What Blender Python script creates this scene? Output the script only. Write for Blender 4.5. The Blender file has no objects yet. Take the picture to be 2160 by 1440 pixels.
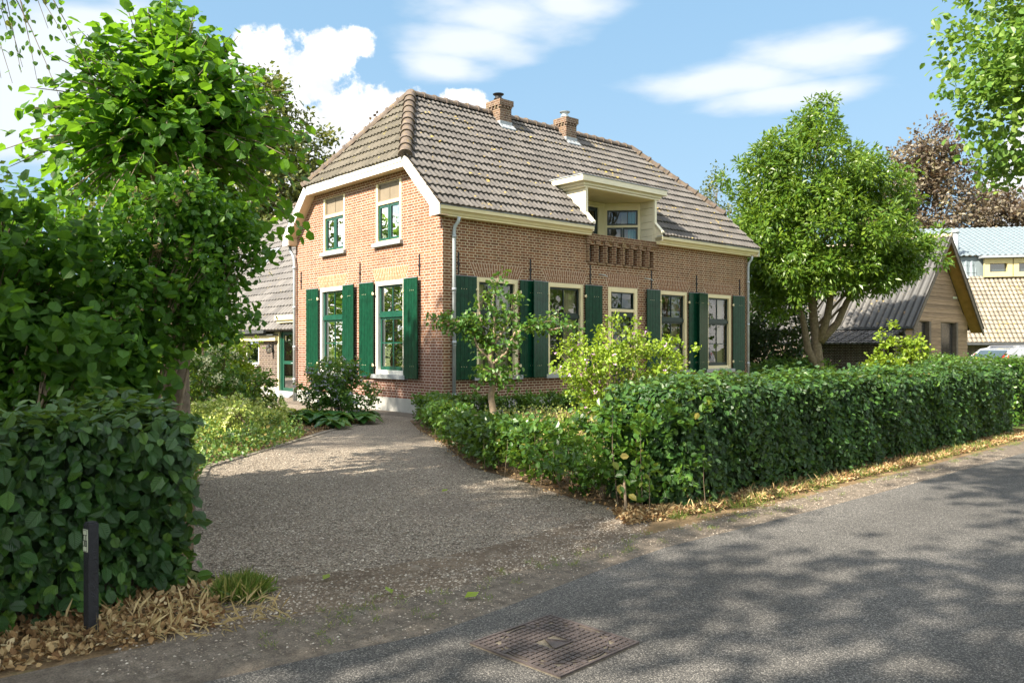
import bpy, bmesh, math, random
import numpy as np
from mathutils import Vector, Matrix

R = math.radians
sc = bpy.context.scene
# ------------------------------------------------------------ camera, sky, sun
FPX, CX, HY = 1710.7, 1080.0, 732.6
cam_d = bpy.data.cameras.new('camera')
cam = bpy.data.objects.new('camera', cam_d)
sc.collection.objects.link(cam)
cam.location = (0, 0, 1.49)
cam.rotation_euler = (R(90), 0, 0)
cam_d.sensor_width = 36.0
cam_d.lens = 36.0 * FPX / 2160.0
cam_d.shift_y = (HY - 720.0) / 2160.0
cam_d.clip_start = 0.05
cam_d.clip_end = 3000
sc.camera = cam

SUN_EL = R(41.8)
SH = (-0.785, -0.62)                       # horizontal direction towards the sun
sun_dir = Vector((SH[0] * math.cos(SUN_EL), SH[1] * math.cos(SUN_EL), math.sin(SUN_EL)))
sl = bpy.data.lights.new('sun', 'SUN')
sl.energy = 3.9
sl.angle = R(0.55)
sl.color = (1.0, 0.90, 0.74)
so = bpy.data.objects.new('sun', sl)
so.rotation_euler = sun_dir.to_track_quat('Z', 'Y').to_euler()
so.location = (-20, -16, 25)
sc.collection.objects.link(so)

sc.view_settings.view_transform = 'Standard'
sc.view_settings.look = 'None'
sc.view_settings.exposure = 1.85
sc.view_settings.gamma = 1.0
sc.cycles.max_bounces = 8
sc.cycles.transparent_max_bounces = 12
sc.cycles.caustics_reflective = False
sc.cycles.caustics_refractive = False


class NT:
    """small helper round a node tree"""
    def __init__(s, tree):
        s.t = tree; s.n = tree.nodes; s.l = tree.links

    def new(s, typ, **kw):
        nd = s.n.new(typ)
        for k, v in kw.items():
            setattr(nd, k, v)
        return nd

    def put(s, sock, v):
        if v is None: return
        if hasattr(v, 'is_output'):
            s.l.new(v, sock)
        else:
            if isinstance(v, (tuple, list)) and len(v) == 3 and sock.type == 'RGBA': v = (*v, 1)
            sock.default_value = v

    def math(s, op, a, b=None, c=None, clamp=False):
        nd = s.new('ShaderNodeMath', operation=op); nd.use_clamp = clamp
        s.put(nd.inputs[0], a)
        if b is not None: s.put(nd.inputs[1], b)
        if c is not None: s.put(nd.inputs[2], c)
        return nd.outputs[0]

    def vmath(s, op, a, b=None):
        nd = s.new('ShaderNodeVectorMath', operation=op)
        s.put(nd.inputs[0], a)
        if b is not None: s.put(nd.inputs[1], b)
        return nd

    def mix(s, fac, a, b, mode='MIX'):
        nd = s.new('ShaderNodeMix', data_type='RGBA', blend_type=mode)
        s.put(nd.inputs[0], fac); s.put(nd.inputs[6], a); s.put(nd.inputs[7], b)
        return nd.outputs[2]

    def noise(s, vec, scale, detail=4, rough=0.55, dist=0.0):
        nd = s.new('ShaderNodeTexNoise')
        s.put(nd.inputs['Vector'], vec)
        nd.inputs['Scale'].default_value = scale
        nd.inputs['Detail'].default_value = detail
        nd.inputs['Roughness'].default_value = rough
        nd.inputs['Distortion'].default_value = dist
        return nd.outputs[0]

    def ramp(s, fac, stops, interp='LINEAR'):
        nd = s.new('ShaderNodeValToRGB')
        cr = nd.color_ramp; cr.interpolation = interp
        while len(cr.elements) < len(stops): cr.elements.new(0.5)
        for e, (p, c) in zip(cr.elements, stops):
            e.position = p
            if isinstance(c, (int, float)): c = (c, c, c)
            e.color = (*c, 1)
        s.put(nd.inputs[0], fac)
        return nd.outputs[0]

    def smooth(s, x, a, b):
        nd = s.new('ShaderNodeMapRange', interpolation_type='SMOOTHSTEP')
        s.put(nd.inputs[0], x); s.put(nd.inputs[1], a); s.put(nd.inputs[2], b)
        return nd.outputs[0]

    def bump(s, h, strength=0.5, dist=0.01):
        nd = s.new('ShaderNodeBump')
        nd.inputs['Strength'].default_value = strength
        nd.inputs['Distance'].default_value = dist
        s.put(nd.inputs['Height'], h)
        return nd.outputs[0]


# sky: Nishita daylight with clouds set in by direction
world = bpy.data.worlds.new('World'); sc.world = world
world.use_nodes = True
w = NT(world.node_tree); w.n.clear()
sky = w.new('ShaderNodeTexSky', sky_type='NISHITA')
sky.sun_disc = False
sky.sun_elevation = SUN_EL
sky.sun_rotation = math.atan2(SH[0], SH[1]) % (2 * math.pi)
sky.air_density = 1.0; sky.dust_density = 0.6; sky.ozone_density = 1.3
tc = w.new('ShaderNodeTexCoord')
sx = w.new('ShaderNodeSeparateXYZ'); w.l.new(tc.outputs['Generated'], sx.inputs[0])
az = w.math('ARCTAN2', sx.outputs[0], sx.outputs[1])
el = w.math('ARCSINE', sx.outputs[2])
cxyz = w.new('ShaderNodeCombineXYZ'); w.l.new(az, cxyz.inputs[0]); w.l.new(el, cxyz.inputs[1])
n1 = w.noise(tc.outputs['Generated'], 11, 8, 0.62)
n2 = w.noise(tc.outputs['Generated'], 34, 5, 0.6)
def dirang(px, py):
    a = math.atan((px - CX) / FPX)
    return a, math.atan((HY - py) / FPX * math.cos(a))
def blobset(items):
    out = None
    for (px, py, rx, ry) in items:
        a, e = dirang(px, py)
        v = w.vmath('SUBTRACT', cxyz.outputs[0], (a, e, 0)).outputs[0]
        v = w.vmath('MULTIPLY', v, (FPX / rx, FPX / ry, 0)).outputs[0]
        ln = w.vmath('LENGTH', v).outputs['Value']
        q = w.math('SUBTRACT', 1.0, ln)
        out = q if out is None else w.math('MAXIMUM', out, q)
    return out
cum = blobset([(560, 150, 115, 75), (640, 165, 110, 75), (700, 115, 60, 45), (752, 92, 52, 34), (500, 220, 110, 80),
               (600, 330, 200, 150), (745, 270, 170, 95), (835, 225, 80, 50), (968, 222, 62, 36), (680, 400, 200, 120),
               (2165, 345, 62, 75), (2200, 420, 110, 80), (2300, 300, 140, 120)])
cir = blobset([(1060, 30, 210, 60), (985, 85, 160, 50), (930, 145, 110, 40), (1180, 5, 150, 50), (1560, 165, 190, 45),
               (1700, 115, 170, 50), (1650, 205, 190, 32), (1500, 175, 130, 40), (1830, 95, 80, 26), (120, 150, 250, 190), (-200, 100, 300, 200), (60, 230, 200, 120)])
nn = w.math('ADD', w.math('MULTIPLY', w.math('SUBTRACT', n1, 0.5), 3.2), w.math('MULTIPLY', w.math('SUBTRACT', n2, 0.5), 1.9))
dc = w.smooth(w.math('ADD', w.math('MULTIPLY', cum, 1.25), nn), 0.0, 0.42)
ns = w.noise(w.vmath('MULTIPLY', tc.outputs['Generated'], (1.0, 1.0, 3.2)).outputs[0], 7, 5, 0.5)
ds = w.smooth(w.math('ADD', cir, w.math('MULTIPLY', w.math('SUBTRACT', ns, 0.5), 1.9)), -0.12, 0.72)
# unseen bright clouds added outside the mapped part for neutral fill light
far = w.smooth(n1, 0.40, 0.58)
fx = w.math('MULTIPLY', w.math('MAXIMUM', w.smooth(w.math('ABSOLUTE', az), 0.9, 1.2), w.smooth(el, 0.5, 0.8)), far)
skyc = w.vmath('SCALE', sky.outputs[0]); skyc.inputs['Scale'].default_value = 1.0
low = w.smooth(el, 0.45, 0.0)
inview = w.math('MULTIPLY', w.smooth(w.math('ABSOLUTE', az), 1.3, 0.9), w.smooth(el, 0.85, 0.5))
skyb = w.mix(w.math('ADD', w.math('MULTIPLY', inview, 0.35), 0.45), skyc.outputs[0], (1.20, 2.12, 3.0))
skyb = w.mix(w.math('MULTIPLY', low, 0.5), skyb, (1.9, 2.6, 3.15))
ccol = w.mix(w.smooth(n2, 0.35, 0.65), (3.4, 3.55, 3.75), (4.6, 4.6, 4.6))
c1 = w.mix(w.math('MULTIPLY', ds, 0.85), skyb, (3.6, 3.75, 3.9))
c2 = w.mix(w.math('MULTIPLY', dc, 0.97), c1, ccol)
c2 = w.mix(w.math('MULTIPLY', fx, 0.85), c2, (9.0, 8.6, 7.9))
bg = w.new('ShaderNodeBackground'); bg.inputs['Strength'].default_value = 0.08
w.l.new(c2, bg.inputs[0])
wo = w.new('ShaderNodeOutputWorld'); w.l.new(bg.outputs[0], wo.inputs[0])

# ------------------------------------------------------------ object helpers
def tag(o, label=None, cat=None, group=None, kind=None):
    if label: o['label'] = label
    if cat: o['category'] = cat
    if group: o['group'] = group
    if kind: o['kind'] = kind
    return o

def empty(name, loc=(0, 0, 0), rz=0):
    o = bpy.data.objects.new(name, None)
    o.location = loc; o.rotation_euler = (0, 0, rz); o.empty_display_size = 0.3
    sc.collection.objects.link(o)
    return o

def copy_tree(o, parent=None):
    c = o.copy(); sc.collection.objects.link(c)
    if parent is not None: c.parent = parent
    for ch in list(o.children): copy_tree(ch, c)
    return c


class MB:
    def __init__(s): s.v = []; s.f = []; s.m = []; s.s = []

    def add(s, vs, fs, mat=0, sm=False):
        b = len(s.v); s.v += [tuple(p) for p in vs]
        for f in fs:
            s.f.append([b + i for i in f]); s.m.append(mat); s.s.append(sm)

    def box(s, x0, x1, y0, y1, z0, z1, mat=0):
        s.add([(x0, y0, z0), (x1, y0, z0), (x1, y1, z0), (x0, y1, z0), (x0, y0, z1), (x1, y0, z1), (x1, y1, z1), (x0, y1, z1)],
              [(0, 3, 2, 1), (4, 5, 6, 7), (0, 1, 5, 4), (1, 2, 6, 5), (2, 3, 7, 6), (3, 0, 4, 7)], mat)

    def prism(s, pts, vec, mat=0):
        n = len(pts); v = Vector(vec)
        a = [Vector(p) for p in pts]; b = [p + v for p in a]
        s.add(a + b, [tuple(range(n))[::-1], tuple(range(n, 2 * n))] + [(i, (i + 1) % n, n + (i + 1) % n, n + i) for i in range(n)], mat)

    def poly(s, pts, mat=0): s.add(pts, [tuple(range(len(pts)))], mat)

    def beam(s, p0, p1, w_, h_, mat=0, up=(0, 0, 1)):
        p0 = Vector(p0); p1 = Vector(p1); d = (p1 - p0).normalized()
        a = d.cross(Vector(up))
        if a.length < 1e-4: a = d.cross(Vector((1, 0, 0)))
        a.normalize(); b = a.cross(d)
        q = [p0 + a * (sx_ * w_ / 2) + b * (sy_ * h_ / 2) for sx_, sy_ in ((-1, -1), (1, -1), (1, 1), (-1, 1))]
        s.prism(q, p1 - p0, mat)

    def tube(s, pts, rads, n=8, mat=0, cap=True):
        pts = [Vector(p) for p in pts]
        if not isinstance(rads, (list, tuple)): rads = [rads] * len(pts)
        vs = []; prev = None
        for i, p in enumerate(pts):
            d = (pts[min(i + 1, len(pts) - 1)] - pts[max(i - 1, 0)])
            if d.length < 1e-6: d = Vector((0, 0, 1))
            d.normalize()
            a = prev - d * prev.dot(d) if prev is not None else d.orthogonal()
            if a.length < 1e-4: a = d.orthogonal()
            a.normalize(); prev = a; b = d.cross(a)
            for k in range(n):
                t = 2 * math.pi * k / n
                vs.append(p + (a * math.cos(t) + b * math.sin(t)) * rads[i])
        fs = [(i * n + k, i * n + (k + 1) % n, (i + 1) * n + (k + 1) % n, (i + 1) * n + k) for i in range(len(pts) - 1) for k in range(n)]
        s.add(vs, fs, mat, True)
        if cap:
            m = len(s.v) - len(vs)
            s.f.append([m + k for k in range(n)][::-1]); s.m.append(mat); s.s.append(False)
            m2 = m + (len(pts) - 1) * n
            s.f.append([m2 + k for k in range(n)]); s.m.append(mat); s.s.append(False)

    def lathe(s, c, prof, n=16, mat=0):
        c = Vector(c); vs = []
        for r_, z_ in prof:
            for k in range(n):
                t = 2 * math.pi * k / n
                vs.append(c + Vector((r_ * math.cos(t), r_ * math.sin(t), z_)))
        fs = [(i * n + k, i * n + (k + 1) % n, (i + 1) * n + (k + 1) % n, (i + 1) * n + k) for i in range(len(prof) - 1) for k in range(n)]
        fs += [tuple(range(n))[::-1], tuple((len(prof) - 1) * n + k for k in range(n))]
        s.add(vs, fs, mat)

    def build(s, name, mats, parent=None, loc=None, bevel=0):
        me = bpy.data.meshes.new(name)
        me.from_pydata(s.v, [], s.f)
        if not isinstance(mats, (list, tuple)): mats = [mats]
        for m in mats: me.materials.append(m)
        me.polygons.foreach_set('material_index', s.m)
        me.polygons.foreach_set('use_smooth', s.s)
        uvl = me.uv_layers.new(name='uv')
        co = np.empty(len(me.vertices) * 3, np.float32); me.vertices.foreach_get('co', co); co = co.reshape(-1, 3)
        uv = np.zeros((len(me.loops), 2), np.float32)
        for p in me.polygons:
            nx, ny, nz = (abs(c) for c in p.normal)
            for li in p.loop_indices:
                x, y, z = co[me.loops[li].vertex_index]
                uv[li] = (x, y) if nz > 0.8 else ((y, z) if nx > ny else (x, z))
        uvl.data.foreach_set('uv', uv.ravel())
        me.update()
        o = bpy.data.objects.new(name, me); sc.collection.objects.link(o)
        if parent is not None: o.parent = parent
        if loc is not None: o.location = loc
        if bevel:
            b = o.modifiers.new('bevel', 'BEVEL'); b.width = bevel; b.segments = 2; b.limit_method = 'ANGLE'
        return o


def np_mesh(name, V, F, mat, parent=None, attr=None, uv=None, smooth=False):
    """V (n,3), F (m,k) arrays -> object, built quickly"""
    me = bpy.data.meshes.new(name)
    V = np.ascontiguousarray(V, np.float32); F = np.ascontiguousarray(F, np.int32)
    k = F.shape[1]
    me.vertices.add(len(V)); me.vertices.foreach_set('co', V.ravel())
    me.loops.add(F.size); me.loops.foreach_set('vertex_index', F.ravel())
    me.polygons.add(len(F))
    me.polygons.foreach_set('loop_start', np.arange(0, F.size, k, dtype=np.int32))
    try: me.polygons.foreach_set('loop_total', np.full(len(F), k, np.int32))
    except Exception: pass
    me.materials.append(mat)
    me.polygons.foreach_set('use_smooth', np.full(len(F), smooth))
    if attr is not None:
        a = me.attributes.new('rnd', 'FLOAT', 'POINT'); a.data.foreach_set('value', np.ascontiguousarray(attr, np.float32))
    if uv is not None:
        l = me.uv_layers.new(name='uv'); l.data.foreach_set('uv', np.ascontiguousarray(uv[F.ravel()], np.float32).ravel())
    me.update(calc_edges=True); me.validate()
    o = bpy.data.objects.new(name, me); sc.collection.objects.link(o)
    if parent is not None: o.parent = parent
    return o

# ------------------------------------------------------------ materials
def mat(name):
    m = bpy.data.materials.new(name); m.use_nodes = True
    t = NT(m.node_tree); t.n.clear()
    out = t.new('ShaderNodeOutputMaterial')
    p = t.new('ShaderNodeBsdfPrincipled'); t.l.new(p.outputs[0], out.inputs[0])
    return m, t, p, out

def simple(name, col, rough=0.6, metal=0.0, vary=0.15, scale=6.0, bump=0.0, bscale=60, spec=0.4, coat=0, coord='Object', dirt=None):
    m, t, p, _ = mat(name)
    tcn = t.new('ShaderNodeTexCoord'); v = tcn.outputs[coord]
    n = t.noise(v, scale, 5, 0.6)
    lo = tuple(c * (1 - vary) for c in col); hi = tuple(min(1, c * (1 + vary)) for c in col)
    c = t.ramp(n, [(0.3, lo), (0.7, hi)])
    if dirt:
        n3 = t.noise(v, scale * 3, 6, 0.7)
        c = t.mix(t.math('MULTIPLY', t.smooth(n3, 0.52, 0.72), dirt[1]), c, dirt[0])
    t.l.new(c, p.inputs['Base Color'])
    p.inputs['Roughness'].default_value = rough; p.inputs['Metallic'].default_value = metal
    p.inputs['Specular IOR Level'].default_value = spec
    if coat: p.inputs['Coat Weight'].default_value = coat; p.inputs['Coat Roughness'].default_value = 0.12
    if bump:
        t.l.new(t.bump(t.noise(v, bscale, 4, 0.6), bump, 0.01), p.inputs['Normal'])
    return m

def brick_mat(name, ca, cb, mortar, dark=None, rows=0.0625, width=0.225, msize=0.0095, moss=0.0):
    m, t, p, _ = mat(name)
    uv = t.new('ShaderNodeUVMap'); uv.uv_map = 'uv'; v = uv.outputs[0]
    wob = t.noise(v, 9, 3)
    cmb = t.new('ShaderNodeCombineXYZ'); t.l.new(t.math('MULTIPLY', t.math('SUBTRACT', wob, 0.5), 0.008), cmb.inputs[1])
    t.l.new(t.math('MULTIPLY', t.math('SUBTRACT', t.noise(v, 14, 2), 0.5), 0.012), cmb.inputs[0])
    v2 = t.vmath('ADD', v, cmb.outputs[0]).outputs[0]
    b = t.new('ShaderNodeTexBrick'); b.offset = 0.5; b.squash = 0.5; b.squash_frequency = 2
    t.l.new(v2, b.inputs['Vector'])
    b.inputs['Scale'].default_value = 1
    b.inputs['Brick Width'].default_value = width; b.inputs['Row Height'].default_value = rows
    b.inputs['Mortar Size'].default_value = msize; b.inputs['Mortar Smooth'].default_value = 0.35
    b.inputs['Bias'].default_value = 0.0
    b.inputs['Color1'].default_value = (*ca, 1); b.inputs['Color2'].default_value = (*cb, 1); b.inputs['Mortar'].default_value = (*mortar, 1)
    # per-patch shifts of hue
    c = b.outputs[0]
    n1_ = t.noise(v, 1.3, 5, 0.65); n2_ = t.noise(v, 45, 3, 0.6)
    # extra random darker bricks
    sep = t.new('ShaderNodeSeparateXYZ'); t.l.new(v2, sep.inputs[0])
    col = t.math('FLOOR', t.math('DIVIDE', sep.outputs[1], rows)); cu = t.math('FLOOR', t.math('DIVIDE', sep.outputs[0], width / 2))
    cc = t.new('ShaderNodeCombineXYZ'); t.l.new(cu, cc.inputs[0]); t.l.new(col, cc.inputs[1])
    wn = t.new('ShaderNodeTexWhiteNoise'); wn.noise_dimensions = '2D'; t.l.new(cc.outputs[0], wn.inputs['Vector'])
    notm = t.math('SUBTRACT', 1.0, b.outputs['Fac'])
    f = t.math('MULTIPLY', t.math('MULTIPLY', t.smooth(wn.outputs[0], 0.55, 1.0), notm), 0.55)
    c = t.mix(f, c, tuple(x * 0.5 for x in cb))
    if dark:
        zz = t.math('ADD', sep.outputs[1], t.math('MULTIPLY', t.math('SUBTRACT', n1_, 0.5), 0.5))
        fd = t.math('MULTIPLY', t.smooth(zz, dark[1] + 0.08, dark[1] - 0.08), t.math('MULTIPLY', notm, dark[2]))
        c = t.mix(fd, c, dark[0])
    c = t.mix(t.math('MULTIPLY', t.smooth(n1_, 0.35, 0.75), 0.28), c, tuple(x * 0.55 for x in ca))
    c = t.mix(t.math('MULTIPLY', t.smooth(t.noise(v, 0.7, 6, 0.7), 0.56, 0.74), 0.14), c, (0.55, 0.46, 0.40))
    c = t.mix(t.math('MULTIPLY', t.smooth(t.noise(v, 0.9, 6, 0.75), 0.42, 0.28), 0.35), c, (0.07, 0.05, 0.04))
    if moss:
        c = t.mix(t.math('MULTIPLY', t.smooth(t.noise(v, 3.5, 6, 0.7), 0.5, 0.7), moss), c, (0.22, 0.19, 0.05))
    c = t.mix(0.35, c, t.mix(1.0, c, t.ramp(n2_, [(0.3, 0.55), (0.7, 1.25)]), 'MULTIPLY'))
    t.l.new(c, p.inputs['Base Color'])
    p.inputs['Roughness'].default_value = 0.9; p.inputs['Specular IOR Level'].default_value = 0.2
    h = t.math('ADD', notm, t.math('MULTIPLY', n2_, 0.35))
    t.l.new(t.bump(h, 0.7, 0.008), p.inputs['Normal'])
    return m

def tile_mat(name, ca, cb, tw, th, lichen=(0.5, 0.36, 0.06), lf=0.5, per=0.15, val=0.5):
    m, t, p, _ = mat(name)
    uv = t.new('ShaderNodeUVMap'); uv.uv_map = 'uv'; v = uv.outputs[0]
    sep = t.new('ShaderNodeSeparateXYZ'); t.l.new(v, sep.inputs[0])
    cc = t.new('ShaderNodeCombineXYZ')
    t.l.new(t.math('FLOOR', t.math('DIVIDE', sep.outputs[0], tw)), cc.inputs[0]); t.l.new(t.math('FLOOR', t.math('DIVIDE', sep.outputs[1], th)), cc.inputs[1])
    wn = t.new('ShaderNodeTexWhiteNoise'); wn.noise_dimensions = '2D'; t.l.new(cc.outputs[0], wn.inputs['Vector'])
    n = t.noise(v, 2.2, 6, 0.65)
    c = t.mix(wn.outputs[0], ca, cb)
    c = t.mix(t.math('MULTIPLY', t.smooth(n, 0.42, 0.7), 0.45), c, tuple(x * 0.5 for x in ca))
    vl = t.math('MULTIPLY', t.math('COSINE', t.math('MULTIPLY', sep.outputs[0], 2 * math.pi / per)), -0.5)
    c = t.mix(t.math('MULTIPLY', t.smooth(vl, 0.05, 0.5), val), c, tuple(x * 0.3 for x in cb))  # troughs darkened: valley dirt plus rib shade put into the colour
    n3 = t.noise(v, 38, 4, 0.7)
    c = t.mix(0.5, c, t.mix(1.0, c, t.ramp(n3, [(0.3, 0.5), (0.7, 1.35)]), 'MULTIPLY'))
    big = t.noise(v, 1.1, 2); n4 = t.noise(v, 7, 5, 0.7)
    lf_ = t.math('MULTIPLY', t.smooth(t.math('ADD', n4, t.math('MULTIPLY', big, 0.35)), 0.80, 0.86), lf)
    c = t.mix(lf_, c, lichen)
    t.l.new(c, p.inputs['Base Color']); p.inputs['Roughness'].default_value = 0.85; p.inputs['Specular IOR Level'].default_value = 0.25
    t.l.new(t.bump(n3, 0.4, 0.01), p.inputs['Normal'])
    return m

def leaf_mat(name, stops, trans=0.35, tcol=(0.30, 0.42, 0.04), rough=0.42, spec=0.45, vein=False):
    m, t, p, out = mat(name)
    a = t.new('ShaderNodeAttribute', attribute_name='rnd')
    c = t.ramp(a.outputs['Fac'], stops)
    geo = t.new('ShaderNodeNewGeometry')
    n = t.noise(geo.outputs['Position'], 1.4, 3)
    c = t.mix(1.0, c, t.ramp(n, [(0.3, 0.75), (0.7, 1.25)]), 'MULTIPLY')
    if vein:
        uvn = t.new('ShaderNodeUVMap'); uvn.uv_map = 'uv'; sp = t.new('ShaderNodeSeparateXYZ'); t.l.new(uvn.outputs[0], sp.inputs[0])
        ay = t.math('ABSOLUTE', sp.outputs[1])
        rib = t.math('SINE', t.math('MULTIPLY', t.math('SUBTRACT', sp.outputs[0], t.math('MULTIPLY', ay, 0.8)), 56))
        mid = t.smooth(ay, 0.03, 0.0)
        c = t.mix(1.0, c, t.ramp(t.math('ADD', t.math('MULTIPLY', rib, 0.5), 0.5), [(0.0, 0.72), (0.8, 1.12)]), 'MULTIPLY')
        c = t.mix(t.math('MULTIPLY', mid, 0.35), c, (0.12, 0.2, 0.06))
        t.l.new(t.bump(t.math('SUBTRACT', rib, t.math('MULTIPLY', mid, 2)), 0.5, 0.004), p.inputs['Normal'])
    t.l.new(c, p.inputs['Base Color'])
    p.inputs['Roughness'].default_value = rough; p.inputs['Specular IOR Level'].default_value = spec
    tr = t.new('ShaderNodeBsdfTranslucent')
    t.l.new(t.mix(0.55, c, tcol), tr.inputs[0])
    mx = t.new('ShaderNodeMixShader'); mx.inputs[0].default_value = trans
    t.l.new(p.outputs[0], mx.inputs[1]); t.l.new(tr.outputs[0], mx.inputs[2])
    t.l.new(mx.outputs[0], out.inputs[0])
    return m

M = {}
M['brick'] = brick_mat('warm_brick', (0.315, 0.145, 0.075), (0.215, 0.092, 0.052), (0.54, 0.45, 0.39), dark=((0.15, 0.062, 0.048), 1.55, 0.72), moss=0.0)
M['brick_front'] = brick_mat('shaded_front_brick', (0.27, 0.12, 0.06), (0.17, 0.075, 0.042), (0.62, 0.53, 0.38), dark=((0.12, 0.05, 0.04), 1.0, 0.5), moss=0.12)  # gable brick, slightly dirty, with the front wall's shade put into its colour
M['brick_moss'] = brick_mat('mossy_brick', (0.22, 0.11, 0.065), (0.15, 0.075, 0.05), (0.42, 0.34, 0.22), moss=0.35)
M['brick_dark'] = brick_mat('weathered_brick', (0.125, 0.082, 0.062), (0.065, 0.043, 0.038), (0.44, 0.40, 0.35), moss=0.12, msize=0.008)
M['chimney'] = brick_mat('chimney_brick', (0.22, 0.13, 0.085), (0.13, 0.08, 0.06), (0.33, 0.28, 0.22), moss=0.25)
M['vbrick'] = simple('arch_brick', (0.36, 0.165, 0.08), 0.9, vary=0.4, scale=14, bump=0.5)
M['vbrick_f'] = simple('arch_brick_shaded', (0.23, 0.115, 0.06), 0.9, vary=0.4, scale=14, bump=0.5)  # arch brick darkened: shade of the front wall put into the colour
M['mortar'] = simple('mortar', (0.58, 0.48, 0.38), 0.95, vary=0.1, scale=20)
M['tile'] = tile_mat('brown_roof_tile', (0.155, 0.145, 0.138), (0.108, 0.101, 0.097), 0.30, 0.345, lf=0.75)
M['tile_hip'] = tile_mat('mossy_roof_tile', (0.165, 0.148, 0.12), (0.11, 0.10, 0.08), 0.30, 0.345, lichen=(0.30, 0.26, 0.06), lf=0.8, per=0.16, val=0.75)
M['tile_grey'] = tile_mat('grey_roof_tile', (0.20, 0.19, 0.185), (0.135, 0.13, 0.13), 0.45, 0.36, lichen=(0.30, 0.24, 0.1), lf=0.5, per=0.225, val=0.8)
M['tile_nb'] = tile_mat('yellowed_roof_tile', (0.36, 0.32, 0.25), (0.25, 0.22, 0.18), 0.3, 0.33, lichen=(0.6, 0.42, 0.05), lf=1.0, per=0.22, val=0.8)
M['ridge'] = simple('ridge_tile', (0.12, 0.095, 0.08), 0.9, vary=0.35, scale=5, bump=0.3, dirt=((0.42, 0.29, 0.05), 0.5))
M['white'] = simple('white_paint', (0.80, 0.78, 0.72), 0.4, vary=0.04, scale=3)
M['cream'] = simple('cream_paint', (0.76, 0.68, 0.43), 0.4, vary=0.05, scale=3)
M['dormer'] = simple('dormer_shade_tint_paint', (0.80, 0.75, 0.58), 0.4, vary=0.05, scale=3)  # cream tint of white boards in shade, put into the paint colour
M['soffit'] = simple('bounce_warmed_soffit', (0.72, 0.56, 0.38), 0.5, vary=0.06, scale=3)  # orange warmth of bounced light put into the soffit colour
M['green'] = simple('green_gloss_paint', (0.004, 0.042, 0.022), 0.28, vary=0.35, scale=9, spec=0.22, coat=0.04, bump=0.06, bscale=22)
M['greenw'] = simple('green_window_paint', (0.008, 0.070, 0.045), 0.3, vary=0.2, scale=5, spec=0.5, coat=0.3)
M['blackgreen'] = simple('dark_green_frame', (0.01, 0.025, 0.022), 0.3, vary=0.2, scale=5)
M['stone'] = simple('grey_sill_stone', (0.33, 0.35, 0.36), 0.7, vary=0.12, scale=8)
M['stone_dull'] = simple('dull_edging', (0.22, 0.19, 0.155), 0.9, vary=0.3, scale=12, bump=0.3)
M['plinth'] = simple('cement_plinth', (0.40, 0.40, 0.38), 0.85, vary=0.12, scale=3, bump=0.15, dirt=((0.2, 0.19, 0.15), 0.3))
M['zinc'] = simple('zinc', (0.42, 0.47, 0.50), 0.5, metal=0.35, vary=0.15, scale=5)
M['lead'] = simple('lead', (0.30, 0.33, 0.36), 0.55, vary=0.2, scale=5)
M['iron'] = simple('black_iron', (0.02, 0.02, 0.022), 0.5, vary=0.2)
M['curtain'] = simple('beige_curtain', (0.62, 0.54, 0.38), 0.9, vary=0.08, scale=3)
M['curtain_t'] = simple('teal_curtain', (0.03, 0.30, 0.30), 0.9, vary=0.1, scale=3)
M['blind'] = simple('grey_blind', (0.22, 0.18, 0.13), 0.6, vary=0.1, scale=3)
M['room'] = simple('room_plaster', (0.32, 0.28, 0.22), 0.9, vary=0.1, scale=1)
def plank_mat(name, col):
    m, t, p, _ = mat(name)
    tcn = t.new('ShaderNodeTexCoord'); v = t.vmath('MULTIPLY', tcn.outputs['Object'], (0.8, 1.0, 22.0)).outputs[0]
    c = t.ramp(t.noise(v, 1.6, 5, 0.6), [(0.3, tuple(x * 0.6 for x in col)), (0.7, tuple(x * 1.25 for x in col))])
    sep = t.new('ShaderNodeSeparateXYZ'); t.l.new(tcn.outputs['Object'], sep.inputs[0])
    wn = t.new('ShaderNodeTexWhiteNoise'); wn.noise_dimensions = '1D'; t.l.new(t.math('FLOOR', t.math('DIVIDE', sep.outputs[2], 0.175)), wn.inputs['W'])
    c = t.mix(1.0, c, t.ramp(wn.outputs[0], [(0, 0.75), (1, 1.2)]), 'MULTIPLY')
    t.l.new(c, p.inputs['Base Color']); p.inputs['Roughness'].default_value = 0.85
    return m
M['wood'] = plank_mat('brown_cladding', (0.33, 0.225, 0.14))
M['woodgrey'] = simple('weathered_timber', (0.16, 0.13, 0.10), 0.85, vary=0.25, scale=7, bump=0.3)
M['gutter'] = simple('dark_gutter', (0.07, 0.075, 0.08), 0.5, vary=0.2)
M['bark'] = simple('grey_bark', (0.20, 0.155, 0.11), 0.95, vary=0.4, scale=14, bump=1.0, bscale=30, dirt=((0.07, 0.055, 0.04), 0.7))
M['bark_l'] = simple('light_bark', (0.30, 0.23, 0.16), 0.95, vary=0.35, scale=12, bump=0.8, bscale=25)
M['twig'] = simple('twig', (0.16, 0.12, 0.08), 0.9, vary=0.25)
M['post'] = simple('black_plastic', (0.022, 0.023, 0.028), 0.6, vary=0.3, scale=25, bump=0.9, bscale=120)
M['plate'] = simple('plate_cream', (0.62, 0.66, 0.50), 0.5, vary=0.03)
M['ink'] = simple('black_ink', (0.02, 0.03, 0.02), 0.6, vary=0.05)
M['pot'] = simple('terracotta', (0.42, 0.2, 0.1), 0.8, vary=0.1)
M['carpaint'] = simple('silver_car_paint', (0.52, 0.54, 0.58), 0.25, metal=0.5, vary=0.02, coat=1.0)
M['rubber'] = simple('rubber', (0.02, 0.02, 0.02), 0.8, vary=0.1)
M['rim'] = simple('alloy_rim', (0.5, 0.5, 0.52), 0.3, metal=0.8, vary=0.05)
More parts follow.
